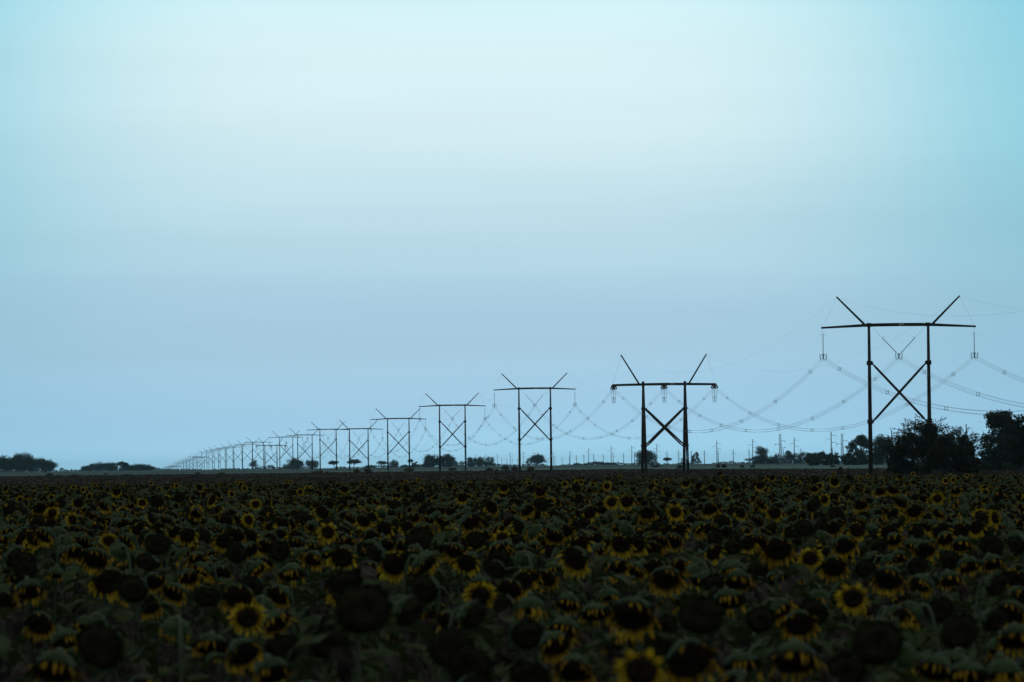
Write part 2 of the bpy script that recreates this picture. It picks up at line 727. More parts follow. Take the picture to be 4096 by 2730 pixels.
# ------------------------------------------------------------------ conductors
def attach(k, x, toward):
    """Where a conductor hangs on pylon k, seen towards larger (+1) or smaller (-1) numbers."""
    p = pylon_pos(k)
    R = Matrix.Rotation(ROT, 3, 'Z')
    if k in STRAIN:
        return p + R @ Vector((x * 11.6, 3.4 * toward, 18.9))
    return p + R @ Vector((x * 12.2, 0, 18.5))


def attach_earth(k, x):
    p = pylon_pos(k)
    R = Matrix.Rotation(ROT, 3, 'Z')
    if k in STRAIN:
        return p + R @ Vector((x * 9.85, 0, 26.6))
    return p + R @ Vector((x * 9.95, 0, 28.05))


def curve_pts(a, b, sag, n):
    out = []
    for i in range(n + 1):
        t = i / n
        q = a.lerp(b, t)
        q.z -= 4 * sag * t * (1 - t)
        out.append(q)
    return out


SIDES = {-1: 'left', 0: 'middle', 1: 'right'}
NAMES = {0: 'the frame edge', 1: 'the largest pylon', 2: 'the strain pylon with loops', 3: 'the third pylon', 4: 'the fourth pylon',
         5: 'the fifth pylon', 6: 'the sixth pylon', 7: 'the seventh pylon', 8: 'the eighth pylon', 9: 'the ninth pylon',
         10: 'the low tenth pylon'}
AX = Matrix.Rotation(ROT, 3, 'Z') @ Vector((1, 0, 0))
for k in range(0, 10):
    for x in (-1, 0, 1):
        a, b = attach(k, x, 1), attach(k + 1, x, -1)
        rt = empty('conductor_bundle', a)
        near = k < 6
        for dx in (-.23, .23):
            for dz in (-.45, 0.0):
                off = AX * dx + Vector((0, 0, dz))
                m = MB()
                m.tube([q + off - a for q in curve_pts(a, b, 10.6, 40 if near else 24)], .014 if near else .016, 4)
                m.build('wire', 'wire', rt, True)
        ns = 8
        pts = curve_pts(a, b, 10.6, 200)
        for i in range(ns):
            t = (i + .5 + .12 * math.sin(i * 5 + x * 2 + k)) / ns
            q = pts[int(t * 200)] - a + Vector((0, 0, -.22))
            m = MB()
            tl = .12 * math.sin(i * 3.1 + x + k)
            M = Matrix.Rotation(ROT, 3, 'Z') @ Matrix.Rotation(tl, 3, 'Y')
            for sgn in (-1, 1):
                m.box(q + M @ Vector((sgn * .17, 0, 0)), (.022, .03, .18), M=M)
                m.box(q + M @ Vector((0, 0, sgn * .17)), (.15, .03, .022), M=M)
                for s2 in (-1, 1):
                    m.box(q + M @ Vector((sgn * .22, 0, s2 * .22)), (.055, .045, .055), M=M)
            m.build('spacer', 'steel', rt)
        if k:
            lab = '%s bundle of four wires sagging from %s to %s' % (SIDES[x], NAMES[k], NAMES[k + 1])
        else:
            lab = '%s bundle of four wires sagging from %s to %s' % (SIDES[x], NAMES[1], NAMES[0])
        tag(rt, lab, 'power line', 'conductor bundles')
for k in range(0, 7):
    for x in (-1, 1):
        a, b = attach_earth(k, x), attach_earth(k + 1, x)
        m = MB()
        m.tube([q - a for q in curve_pts(a, b, 7.4, 40)], .007 if k < 3 else .010, 4)
        o = m.build('earth_wire', 'wire')
        o.location = a
        lab = 'thin wire between %s arm tips of %s and %s' % (SIDES[x], NAMES[k], NAMES[k + 1])
        if k == 0:
            lab = 'thin wire from %s arm tip of the largest pylon to %s' % (SIDES[x], NAMES[0])
        tag(o, lab, 'power line', 'earth wires')

# ------------------------------------------------------------------ utility poles
P_LINE = [(3866.4, 1698), (3568, 1721), (3325.7, 1728.7), (3177.7, 1750.5), (3011.3, 1758), (2867.7, 1764.6),
          (2627.8, 1777), (2527.5, 1784), (2445, 1785.6), (2354.8, 1793.3), (2280, 1804.4), (2213.5, 1809.5),
          (2150.4, 1809), (2093.6, 1808), (2041, 1810.3), (1989.7, 1816.7), (1943.5, 1820), (1900.6, 1820),
          (1861, 1827.5), (1823, 1829.7)]
P_NEAR = ['behind the top right of the big bush', 'at the left shoulder of the big bush', 'rising from the low dark hedge',
          'right of the double-post mast, by the hedge', 'left of the bushy-topped tree', 'right of the pointed tree',
          'against the right edge of the big round tree', 'left of the big round tree', 'second left of the big round tree',
          'third left of the big round tree', 'fourth left of the big round tree', 'peeping beside the third pylon leg',
          'in front of the wispy tree', 'left of the wispy tree', 'left of the third pylon, in the open',
          'just right of the gappy clump', 'over the gappy clump right side', 'over the middle of the gappy tree clump',
          'at the left of the gappy tree clump', 'right of the wide dark tree clump']
Q_LINE = [(3330, 1791), (3203.8, 1795.6), (3133, 1794), (3068.6, 1793.5), (2996.9, 1797.7), (2933.4, 1798.6),
          (2873.1, 1800.3), (2817.9, 1802), (2766, 1803), (2715.3, 1802.5), (2668, 1805.8), (2621, 1805.8),
          (2538.9, 1810), (2494.7, 1813.8), (2452.7, 1814.4), (2413.4, 1817.7), (2375.6, 1815.6), (2336, 1817.8),
          (2306.6, 1822), (2277.9, 1826), (2248.6, 1827), (2219.9, 1826.5), (2192, 1831.5), (2166.3, 1829.5),
          (2116.8, 1828.5), (2070, 1833.7), (2048.8, 1834.7), (2027.8, 1834.7), (2007, 1832.6)]


def big_pole(root):
    m = MB()
    m.tube([(0, 0, -.3), (0, 0, 20.0)], [.38, .25], 9)
    m.box((0, 0, 20.0), (.42, .1, .06))
    m.build('pole', 'concrete', root)
    for s, z in ((1, 18.0), (-1, 15.7), (1, 13.5)):
        m = MB()
        m.tube([(0, 0, z - .12), (s * 3.3, 0, z)], [.15, .09], 6)
        a = m.build('arm', 'concrete', root)
        m = MB()
        m.tube([(s * 3.3, 0, z), (s * 3.3, 0, z - 2.2)], .055, 6)
        m.build('insulator', 'porcelain', a)


def small_pole(root):
    m = MB()
    m.tube([(0, 0, -.3), (0, 0, 12.0)], [.34, .21], 8)
    m.build('pole', 'concrete', root)
    for a, b, z in ((-1.7, 0, 10.7), (-1.7, 1.9, 8.9)):
        m = MB()
        m.box(((a + b) / 2, 0, z), ((b - a) / 2, .07, .06))
        arm = m.build('arm', 'timber', root)
        for s in ((a,) if b == 0 else (a, b)):
            m = MB()
            m.tube([(s, 0, z), (s, 0, z - .8)], .05, 5)
            m.build('insulator', 'porcelain', arm)


def place_poles(line, H, builder, name, group, labels):
    first = empty(name)
    builder(first)
    for i, (px, py) in enumerate(line):
        o = first if i == 0 else copy_tree(first)
        d = (H - CAM_H) * FPX / (yh(px) - py)
        d = min(d, 9500)
        o.location = ground_at(px, d)
        o.location.z = top_z(px, py, d) - H
        if o.location.z > 0:
            o.location.z = 0
        o.rotation_euler = (0, 0, .08)
        tag(o, labels[i], 'utility pole', group)


place_poles(P_LINE, 20.0, big_pole, 'utility_pole', 'tall three-armed poles',
            ['tall utility pole with three side arms, ' + s for s in P_NEAR])
place_poles(Q_LINE, 12.0, small_pole, 'small_pole', 'short two-armed poles',
            ['short pole with two crossarms, %s from the right in its row' % ORD[i + 1] if i < 26 else
             'short pole with two crossarms, %s from the left end of its row' % ORD[29 - i] for i in range(29)])


def double_mast(px, py, d, label):
    H = 22.5
    root = empty('double_mast', ground_at(px, d), .06)
    root.location.z = min(0, top_z(px, py, d) - H)
    for s in (-1, 1):
        for t in ((0,) if s < 0 else (-1, 1)):
            m = MB()
            m.tube([(s * .75 + t * .3, t * .5, -.2), (s * .5, 0, H)], [.30, .2], 8)
            m.build('post', 'concrete', root)
    m = MB()
    m.box((0, 0, H), (1.0, .12, .08))
    for z in (6.5, 11, 15):
        m.box((0, 0, z), (.75, .1, .16))
    m.build('tie', 'concrete', root)
    for s, z in ((1, 17.6), (-1, 15.2), (1, 12.9)):
        m = MB()
        m.tube([(s * .5, 0, z + .1), (s * 3.4, 0, z)], [.16, .12], 6)
        a = m.build('arm', 'concrete', root)
        m = MB()
        m.tube([(s * 2.9, -.6, z - .1), (s * 3.5, 0, z - .15), (s * 4.1, .6, z - .35)], [.16, .26, .16], 6)
        m.tube([(s * 3.7, 0, z - .2), (s * 3.7, 0, z - 1.9)], .05, 5)
        m.build('insulator', 'porcelain', a)
    tag(root, label, 'utility pole', 'double-post masts')


double_mast(3121.3, 1738, 4200, 'dark double-post mast with three arms, standing before the hazy hedge')
double_mast(3369, 1736.5, 4200, 'dark double-post mast whose arm tip touches the gappy tall tree')


# ------------------------------------------------------------------ trees and shrubs
def leaf_cloud(rng, centres, radii, counts, size, flat=1.0, shell=.5):
    """Vertices and faces of many small pointed leaves spread through clumps."""
    P, S = [], []
    for c, r, n in zip(centres, radii, counts):
        v = rng.normal(size=(n, 3))
        v /= np.linalg.norm(v, axis=1)[:, None] + 1e-9
        rad = (shell + (1 - shell) * rng.random(n)) ** 1.0 * (1 + .25 * rng.normal(size=n) ** 2 * .5)
        q = v * rad[:, None] * r
        q[:, 2] *= flat
        P.append(q + c)
        S.append(np.full(n, size))
    P = np.concatenate(P)
    S = np.concatenate(S) * (.6 + .8 * rng.random(len(P)))
    n = len(P)
    a = rng.normal(size=(n, 3))
    a /= np.linalg.norm(a, axis=1)[:, None]
    b = np.cross(a, rng.normal(size=(n, 3)))
    b /= np.linalg.norm(b, axis=1)[:, None]
    a *= S[:, None] * .5
    b *= S[:, None] * .28
    V = np.stack([P - a, P + b, P + a, P - b], axis=1).reshape(-1, 3)
    F = np.arange(n * 4).reshape(-1, 4)
    return V, F


def np_mesh(name, V, F, material):
    me = bpy.data.meshes.new(name)
    me.vertices.add(len(V))
    me.vertices.foreach_set('co', V.astype(np.float32).ravel())
    me.loops.add(F.size)
    me.loops.foreach_set('vertex_index', F.astype(np.int32).ravel())
    me.polygons.add(len(F))
    me.polygons.foreach_set('loop_start', np.arange(0, F.size, F.shape[1], dtype=np.int32))
    me.materials.append(MATS[material])
    me.update(calc_edges=True)
    return me


def plant(name, label, cat, cx, w, top, d, style, seed, group=None, leaf=None, material='leaf_tree', n=2600, yy=0, zfix=None):
    rng = np.random.default_rng(seed)
    rnd = random.Random(seed)
    base = ground_at(cx, d)
    H = top_z(cx, top, d) - base.z
    Wd = w / FPX * d
    root = empty(name, base)
    R = Wd / 2
    if leaf is None:
        leaf = max(.35, Wd / 22)
    cs, rs = [], []

    def clumps(k, cz, rz, rx, rmin, rmax, lo=-.6):
        for _ in range(k):
            while True:
                v = rng.normal(size=3)
                v /= np.linalg.norm(v)
                if v[2] > lo:
                    break
            q = v * rng.uniform(.3, 1.0) ** .7
            cr = rng.uniform(rmin, rmax)
            cs.append(np.array([q[0] * (rx * 1.12 - .55 * cr), q[1] * rx * .8, cz + q[2] * max(.15 * rz, rz * 1.06 - .45 * cr)]))
            rs.append(cr)

    trunk = [(0, 0, H * .62)]
    tw = max(.10, H * .028)
    if style == 'round':
        clumps(40, H * .53, H * .47, R, .17 * Wd, .25 * Wd, -.75)
        flat = .8
        limb_z = .28
    elif style == 'umbrella':
        clumps(30, H * .66, H * .34, R, .13 * Wd, .2 * Wd, -.25)
        flat = .62
        limb_z = .3
    elif style == 'wispy':
        clumps(30, H * .52, H * .48, R * .72, .13 * Wd, .2 * Wd)
        for s in (-1, 1):
            for _ in range(4):
                cs.append(np.array([s * R * rng.uniform(.7, .98), 0, H * rng.uniform(.28, .6)]))
                rs.append(Wd * rng.uniform(.05, .09))
        flat = .75
        limb_z = .2
    elif style == 'dense':
        clumps(42, H * .50, H * .50, R, .11 * Wd, .22 * Wd, -.95)
        flat = .9
        limb_z = .2
    elif style == 'grove':
        clumps(50, H * .55, H * .45, R * 1.05, .2 * Wd, .28 * Wd, -.9)
        flat = .7
        limb_z = .3
    elif style == 'cone':
        for i in range(30):
            t = (i + .5) / 30
            rr = R * (1 - .78 * t) * rng.uniform(.55, 1.0)
            an = rng.uniform(0, 6.28)
            cs.append(np.array([rr * math.cos(an), rr * math.sin(an), H * (.16 + .78 * t)]))
            rs.append(Wd * (.17 - .07 * t))
        flat = .7
        limb_z = .15
    elif style == 'tiered':
        for i in range(95):
            t = rng.random() ** 1.25
            prof = math.sin(min(1, (1 - t) * 1.25 + .28) * math.pi / 2)
            an = rng.uniform(0, 6.28)
            rr = R * prof * rng.uniform(.35, .9)
            cs.append(np.array([rr * math.cos(an), rr * math.sin(an), H * (.03 + .88 * t)]))
            rs.append(Wd * rng.uniform(.10, .17) * (1.15 - .3 * t))
        flat = .6
        limb_z = .1
    elif style == 'gappy':
        for i in range(56):
            an = rng.uniform(0, 6.28)
            rr = R * rng.uniform(.1, .95)
            cs.append(np.array([rr * math.cos(an), rr * math.sin(an), H * (.90 - .30 * (rr / R) ** 2 - rng.uniform(0, .3))]))
            rs.append(Wd * rng.uniform(.065, .12))
        flat = .75
        limb_z = .2
    elif style == 'twolobe':
        for c, r in (((-.18, .80), .2), ((-.3, .72), .14), ((-.02, .74), .15), ((.12, .42), .16), ((.25, .45), .13),
                     ((.38, .60), .12), ((.05, .25), .12), ((.3, .2), .16), ((0, .1), .15), ((-.1, .88), .1)):
            cs.append(np.array([c[0] * Wd, 0, c[1] * H]))
            rs.append(r * Wd)
        flat = .75
        limb_z = .1
    else:   # bush, down to the ground
        clumps(40, H * .42, H * .54, R, .09 * Wd, .2 * Wd, -.9)
        flat = .85
        limb_z = .02
    if style in ('dense', 'grove', 'round') and d > 2000:
        for i in range(10):
            cs.append(np.array([R * rng.uniform(-.8, .8), R * rng.uniform(-.4, .4), H * rng.uniform(.10, .3)]))
            rs.append(Wd * rng.uniform(.12, .19))
    # keep every clump above the soil
    for i in range(len(cs)):
        cs[i][2] = max(cs[i][2], rs[i] * flat * .35)
        cs[i][2] = min(cs[i][2], H - rs[i] * flat * .85)
    vol = np.array(rs) ** 2
    if d > 2000 and cat == 'tree':
        n = int(n * 1.9)
    cnt = np.maximum(20, (vol / vol.sum() * n)).astype(int)
    V, F = leaf_cloud(rng, cs, rs, cnt, leaf, flat, .35)
    V[:, 2] = np.maximum(V[:, 2], .02)
    m = MB()
    if style == 'grove':
        for i in range(6):
            x = R * rnd.uniform(-.85, .85)
            m = MB()
            m.tube([(x, rnd.uniform(-3, 3), -.2), (x + rnd.uniform(-.4, .4), 0, H * .5)], [tw * .7, tw * .45], 6)
            m.build('trunk', 'bark', root)
    else:
        lean = rnd.uniform(-.06, .06) * Wd
        top_p = Vector((lean, 0, H * .6))
        mid = Vector((lean * .3, 0, H * limb_z))
        m.tube([(0, 0, -.2), mid, top_p], [tw, tw * .8, tw * .35], 7)
        order = list(range(len(cs)))
        rnd.shuffle(order)
        for i in order[:14]:
            c = Vector(cs[i])
            st = mid.lerp(top_p, rnd.uniform(0, .6))
            k = st.lerp(c, .55) + Vector((0, 0, .06 * H * rnd.uniform(-.5, 1)))
            m.tube([st, k, c], [tw * .42, tw * .28, tw * .1], 5)
    if style != 'grove':
        m.build('trunk', 'bark', root)
    o = bpy.data.objects.new('crown', np_mesh('crown', V, F, material))
    COL.objects.link(o)
    o.parent = root
    tag(root, label, cat, group)
    return root, H, Wd


D1 = 4800
GA = 'trees of the grove at the left edge'
plant('grove_tree', 'broad dark tree cut off by the left edge of the photo', 'tree', 8, 92, 1824, D1, 'grove', 11, GA, n=5200)
plant('grove_tree', 'flat-topped dark tree beside the one cut by the left edge', 'tree', 62, 84, 1829, D1 - 30, 'grove', 12, GA, n=5000)
plant('grove_tree', 'tall dome crown standing above the rest of the left grove', 'tree', 91, 84, 1811, D1 + 40, 'round', 13, GA, n=5200)
plant('grove_tree', 'dark tree under the right side of the tall dome crown', 'tree', 112, 70, 1834, D1 - 60, 'grove', 14, GA, n=4600)
plant('grove_tree', 'dark rounded tree, second from the right end of the left grove', 'tree', 154, 72, 1831, D1, 'grove', 15, GA, n=4600)
plant('grove_tree', 'sloping dark tree at the right end of the left grove', 'tree', 194, 62, 1839, D1 + 10, 'grove', 16, GA, n=4200)
plant('small_tree', 'tiny wispy tree right of the left grove', 'tree', 247, 26, 1871, 6800, 'wispy', 17, n=700)
GB = 'trees of the second grove from the left'
D2 = 6400
for i, (cx, w, tp, lab) in enumerate((
        (350, 58, 1864, 'low bushy tree at the left end of the second grove'),
        (378, 52, 1854, 'tree with a jutting left branch in the second grove'),
        (404, 54, 1847, 'peaked tree, highest at the left part of the second grove'),
        (447, 66, 1851, 'broad rounded tree in the middle of the second grove'),
        (490, 46, 1846, 'flat umbrella crown sticking out above the second grove'),
        (505, 58, 1856, 'shaded tree below and right of the umbrella crown'),
        (562, 82, 1859, 'long low tree toward the right of the second grove'),
        (606, 40, 1864, 'small spiky tree at the right end of the second grove'))):
    plant('grove_tree', lab, 'tree', cx, w, tp, D2 + 12 * i, 'umbrella' if i == 4 else 'dense', 30 + i, GB, n=3000)

GR = 'single trees along the pylon row'
plant('stunted_tree', 'ragged stunted tree at the foot of the eleventh pylon', 'tree', 1015, 42, 1838, 6300, 'wispy', 41, GR, n=1700)
plant('low_tree', 'faint low tree between the legs of the low tenth pylon', 'tree', 1081, 32, 1861, 6900, 'umbrella', 42, GR, n=700)
plant('round_tree', 'largest round dark tree of the row, under the eighth pylon leg', 'tree', 1180, 66, 1834, 6000, 'dense', 43, GR, n=4200)
plant('low_tree', 'low leafy tree leaning on the left side of the largest round tree', 'tree', 1147, 36, 1855, 6050, 'dense', 44, GR, n=1500)
plant('round_tree', 'spreading tree behind the right leg of the eighth pylon', 'tree', 1247, 56, 1839, 6000, 'round', 45, GR, n=3000)
plant('umbrella_tree', 'small umbrella-shaped tree with a bare trunk, seventh pylon', 'tree', 1335, 44, 1842, 5900, 'umbrella', 46, GR, n=2300)
plant('umbrella_tree', 'dome-shaped tree with bare trunk behind the sixth pylon leg', 'tree', 1417, 54, 1837, 5800, 'umbrella', 47, GR, n=2800)
plant('low_tree', 'pale hazy spreading tree left of the fifth pylon', 'tree', 1526, 48, 1844, 6900, 'umbrella', 48, GR, n=1500)
plant('round_tree', 'dark rounded tree touching the left leg of the fifth pylon', 'tree', 1575, 44, 1840, 6000, 'dense', 49, GR, n=2800)
plant('forked_tree', 'two-headed tree with tufts at the right leg of the fifth pylon', 'tree', 1649, 44, 1836, 5600, 'twolobe', 50, GR, n=1700)
GC = 'trees of the wide dark clump'
plant('clump_tree', 'left domed tree of the wide dark clump', 'tree', 1736, 86, 1818, 5600, 'dense', 51, GC, n=5200)
plant('clump_tree', 'right domed tree of the wide dark clump', 'tree', 1788, 72, 1817, 5600, 'dense', 52, GC, n=4600)
plant('clump_tree', 'low foliage trailing at the left of the wide dark clump', 'tree', 1706, 40, 1838, 5500, 'wispy', 53, GC, n=1400)
plant('clump_tree', 'low sloping tree at the right end of the wide dark clump', 'tree', 1817, 40, 1840, 5550, 'dense', 54, GC, n=1800)
GD = 'trees of the gappy clump'
plant('clump_tree', 'small tree left of the fourth pylon right leg', 'tree', 1848, 28, 1843, 5500, 'round', 55, GD, n=1300)
plant('clump_tree', 'rounded tree behind the fourth pylon right leg', 'tree', 1885, 54, 1829, 5500, 'dense', 56, GD, n=3200)
plant('clump_tree', 'broad tree in the middle of the gappy clump', 'tree', 1925, 54, 1827, 5480, 'dense', 57, GD, n=2800)
plant('clump_tree', 'domed tree at the right end of the gappy clump', 'tree', 1960, 44, 1826, 5500, 'dense', 58, GD, n=2800)
plant('wispy_tree', 'pale wispy spreading tree between the third pylon legs', 'tree', 2145, 84, 1818, 6600, 'wispy', 59, GR, n=3400)
plant('round_tree', 'big round tree behind the left legs of the strain pylon', 'tree', 2585, 82, 1801, 4700, 'round', 60, GR, n=4600)
plant('umbrella_tree', 'little mushroom-shaped tree between the strain pylon legs', 'tree', 2669, 38, 1830, 5200, 'umbrella', 61, GR, n=2200)
plant('low_tree', 'small hazy tree touching the strain pylon right legs', 'tree', 2733, 30, 1831, 5900, 'dense', 62, GR, n=1100)
plant('conifer', 'pointed bushy tree just right of the strain pylon', 'tree', 2783, 46, 1807, 4700, 'cone', 63, GR, n=2600)
GH = 'trees of the hazy hedge'
plant('low_tree', 'faint flat tree at the left tip of the hazy hedge', 'tree', 2993, 32, 1833, 6500, 'umbrella', 64, GH, n=900)
plant('bushy_tree', 'bushy-topped tall tree at the left of the hazy hedge', 'tree', 3048, 56, 1782, 4400, 'round', 65, GH, n=4200)
for i, (cx, w, tp, lab) in enumerate((
        (3035, 66, 1822, 'hedge bush under the bushy-topped tree'), (3088, 62, 1825, 'hedge bush left of the double-post mast'),
        (3108, 30, 1812, 'feathery hedge tree behind the double-post mast'), (3146, 60, 1808, 'rounded hedge tree just right of the double-post mast'),
        (3154, 26, 1801, 'small tuft crown above the rounded hedge tree'), (3184, 54, 1811, 'hedge bush behind the tall pole right of the mast'),
        (3216, 52, 1806, 'hedge tree meeting the dark low hedge'))):
    plant('hedge_tree', lab, 'tree', cx, w, tp, 4500 + 10 * i, 'umbrella' if i == 4 else 'dense', 70 + i, GH, n=2200)
GL = 'bushes of the dark low hedge'
for i, (cx, w, tp, lab) in enumerate((
        (3248, 60, 1806, 'leftmost dark bush of the low hedge'), (3290, 64, 1803, 'tallest bush of the dark low hedge'),
        (3334, 60, 1810, 'sloping bush at the low hedge right end'), (3395, 62, 1806, 'bush under the gappy tall tree left side'),
        (3440, 72, 1800, 'bush under the gappy tall tree, left of the pylon leg'), (3500, 80, 1796, 'bush right of the largest pylon left leg'))):
    plant('hedge_bush', lab, 'bush', cx, w, tp, 2650 + 8 * i, 'bush', 80 + i, GL, n=4200, leaf=.6)
plant('gappy_tree', 'tall wide tree with sky gaps behind the largest pylon left leg', 'tree', 3450, 124, 1733, 2700, 'gappy', 90, n=3600, leaf=.62)
plant('gappy_tree', 'dense crown to the right of the largest pylon left leg', 'tree', 3528, 92, 1737, 2720, 'round', 91, n=4600, leaf=.62)


def shoots(root, rnd, H, Wd, n, length):
    """Arching leafy shoots that break the outline of a bush."""
    m, lv = MB(), MB()
    for _ in range(n):
        x = rnd.uniform(-.45, .45) * Wd
        z = H * (.55 + .3 * math.cos(x / Wd * 2.8)) * rnd.uniform(.7, 1)
        a = Vector((x, rnd.uniform(-1.5, 1.5), z))
        d = Vector((x / Wd * 1.6 + rnd.uniform(-.5, .5), rnd.uniform(-.3, .3), 1)).normalized()
        pts = [a]
        L = length * rnd.uniform(.5, 1.2)
        for s in range(6):
            d = (d + Vector((d.x * .25, 0, -.16))).normalized()
            pts.append(pts[-1] + d * L / 6)
        m.tube(pts, [.025] * 6 + [.008], 4)
        for s in range(1, 7):
            for q in range(6):
                p = pts[s] + Vector((rnd.gauss(0, .13), rnd.gauss(0, .13), rnd.gauss(0, .13)))
                u = Vector((rnd.gauss(0, 1), rnd.gauss(0, 1), rnd.gauss(-.3, 1))).normalized()
                w = u.cross(Vector((rnd.gauss(0, 1), rnd.gauss(0, 1), rnd.gauss(0, 1)))).normalized()
                l = rnd.uniform(.1, .19)
                lv.add([p - u * l, p + w * l * .45, p + u * l, p - w * l * .45], [(0, 1, 2, 3)])
    st = m.build('shoots', 'bark', root)
    lv.build('shoot_leaves', 'leaf_bush', st)


GU = 'bushes round the largest pylon right leg'
for i, (cx, w, tp, d, lab, ns) in enumerate((
        (3712, 185, 1672, 880, 'big leafy bush swallowing the largest pylon right leg', 60),
        (3630, 120, 1728, 890, 'leafy bush at the left flank of the big bush', 30),
        (3815, 150, 1738, 885, 'rounded dark bush at the right flank of the big bush', 12),
        (3850, 90, 1722, 900, 'thin leafy bush with shoots before the tall pole', 26),
        (3885, 70, 1770, 895, 'low dark bush between the big bush and the tall right tree', 6),
        (3585, 70, 1775, 900, 'low dark bush at the far left foot of the big bush', 10))):
    r_, H_, W_ = plant('leafy_bush', lab, 'bush', cx, w, tp, d, 'bush', 100 + i, GU, n=int(17000 * w / 150), leaf=.27, material='leaf_bush')
    shoots(r_, random.Random(200 + i), H_, W_, int(ns * 1.5), 2.7)
plant('tiered_tree', 'tall dark tree with layered boughs near the right edge', 'tree', 4005, 205, 1624, 1150, 'tiered', 110, n=22000, leaf=.45)
plant('leafy_tree', 'leafy green tree cut off by the right edge of the photo', 'tree', 4092, 130, 1652, 950, 'dense', 111, n=9000, leaf=.4, material='leaf_bush')

GS = 'scrub bushes on the pasture'
for i, (cx, w, tp, bs, lab) in enumerate((
        (199, 30, 1893, 1908, 'dark round scrub bush below the end of the left grove'),
        (297, 24, 1899, 1907, 'flat scrub patch below the gap between the groves'),
        (236, 20, 1901, 1907, 'tiny scrub tuft right of the dark round scrub bush'),
        (424, 18, 1894, 1899, 'faint flat scrub below the second grove left part'),
        (503, 24, 1897, 1905, 'low scrub below the umbrella crown of the second grove'),
        (790, 25, 1890, 1900, 'small scrub bush below the far pylons, left one'),
        (885, 27, 1890, 1900, 'small scrub bush below the far pylons, right one'),
        (1250, 16, 1887, 1894, 'tiny scrub bush left of a wider scrub bush'),
        (1274, 36, 1882, 1895, 'loose scrub bush below the spreading row tree'),
        (1309, 16, 1887, 1894, 'tiny scrub bush right of the loose scrub bush'),
        (1427, 27, 1876, 1893, 'rounded scrub bush under the dome-shaped tree'),
        (1470, 36, 1873, 1893, 'dark scrub bush before the sixth pylon right leg'),
        (1637, 46, 1869, 1889, 'wide dark scrub bush at the fifth pylon right leg foot'),
        (1811, 36, 1870, 1884, 'flat dark scrub bush between the fourth pylon legs'),
        (1957, 32, 1871, 1886, 'brown scrub bush left of the taller scrub pair'),
        (1986, 16, 1878, 1886, 'tiny brown scrub beside the tallest scrub bush'),
        (2020, 33, 1860, 1886, 'tallest brown scrub bush left of the third pylon'),
        (2057, 27, 1866, 1885, 'brown scrub bush by the third pylon left leg'),
        (2122, 34, 1864, 1885, 'brown scrub bush between the third pylon legs'),
        (2625, 42, 1858, 1868, 'faint flat scrub between the strain pylon legs'),
        (2719, 24, 1860, 1875, 'hazy scrub at the strain pylon right legs'),
        (2872, 20, 1855, 1873, 'left one of two scrub bushes right of the strain pylon'),
        (2897, 27, 1853, 1872, 'right one of two scrub bushes right of the strain pylon'),
        (2968, 18, 1860, 1873, 'faint scrub left of the hazy hedge'),
        (3010, 18, 1860, 1872, 'faint scrub before the hazy hedge left end'),
        (3330, 22, 1862, 1870, 'brown scrub tuft on the mist-pale strip before the low hedge'),
        (3362, 26, 1868, 1902, 'spindly weed rising over the sunflowers left of the pylon leg'))):
    d = CAM_H * FPX / max(6, (bs - yh(cx)))
    plant('scrub_bush', lab, 'bush', cx, w, tp, min(d, 2600), 'bush', 300 + i, GS, n=900, leaf=.28, material='leaf_scrub')

# low far woodland on the rise at the horizon: one mass
rng = np.random.default_rng(77)
cs, rs = [], []
for px in np.arange(-400, 4600, 9.0):
    h = 2.2 + 1.6 * math.sin(px * .013) + 1.5 * math.sin(px * .041 + 2) + rng.uniform(-1, 1)
    if 640 < px < 990:
        h = min(h, 1.2)
    if h < .8:
        continue
    g = ground_at(float(px), 6950 + rng.uniform(-60, 40))
    for q in range(3):
        cs.append(np.array([g.x + rng.uniform(-2, 2), g.y, h * .3 + rng.uniform(-.4, .4)]))
        rs.append(h * .55)
V, F = leaf_cloud(rng, cs, rs, [14] * len(cs), 1.5, .8, .3)
o = bpy.data.objects.new('distant_woodland', np_mesh('distant_woodland', V, F, 'leaf_tree'))
COL.objects.link(o)
tag(o, 'low blue line of scrub and trees along the horizon', 'woodland', kind='stuff')
# a few taller faint woods far off between the poles
cs, rs = [], []
for a, b, h in ((1640, 1700, 5), (2290, 2330, 4), (2330, 2450, 5.5), (2400, 2470, 4), (1600, 1640, 4), (1455, 1500, 4)):
    for px in np.arange(a, b, 5.0):
        e = math.sin((px - a) / (b - a) * math.pi) ** .5
        g = ground_at(float(px), 6990.0)
        for q in range(3):
            cs.append(np.array([g.x, g.y, h * e * rng.uniform(.1, .55)]))
            rs.append(h * e * .45)
V, F = leaf_cloud(rng, cs, rs, [16] * len(cs), 1.6, .8, .3)
o = bpy.data.objects.new('distant_woodland', np_mesh('distant_woodland', V, F, 'leaf_tree'))
COL.objects.link(o)
tag(o, 'faint blue patches of wood behind the small poles', 'woodland', kind='stuff')

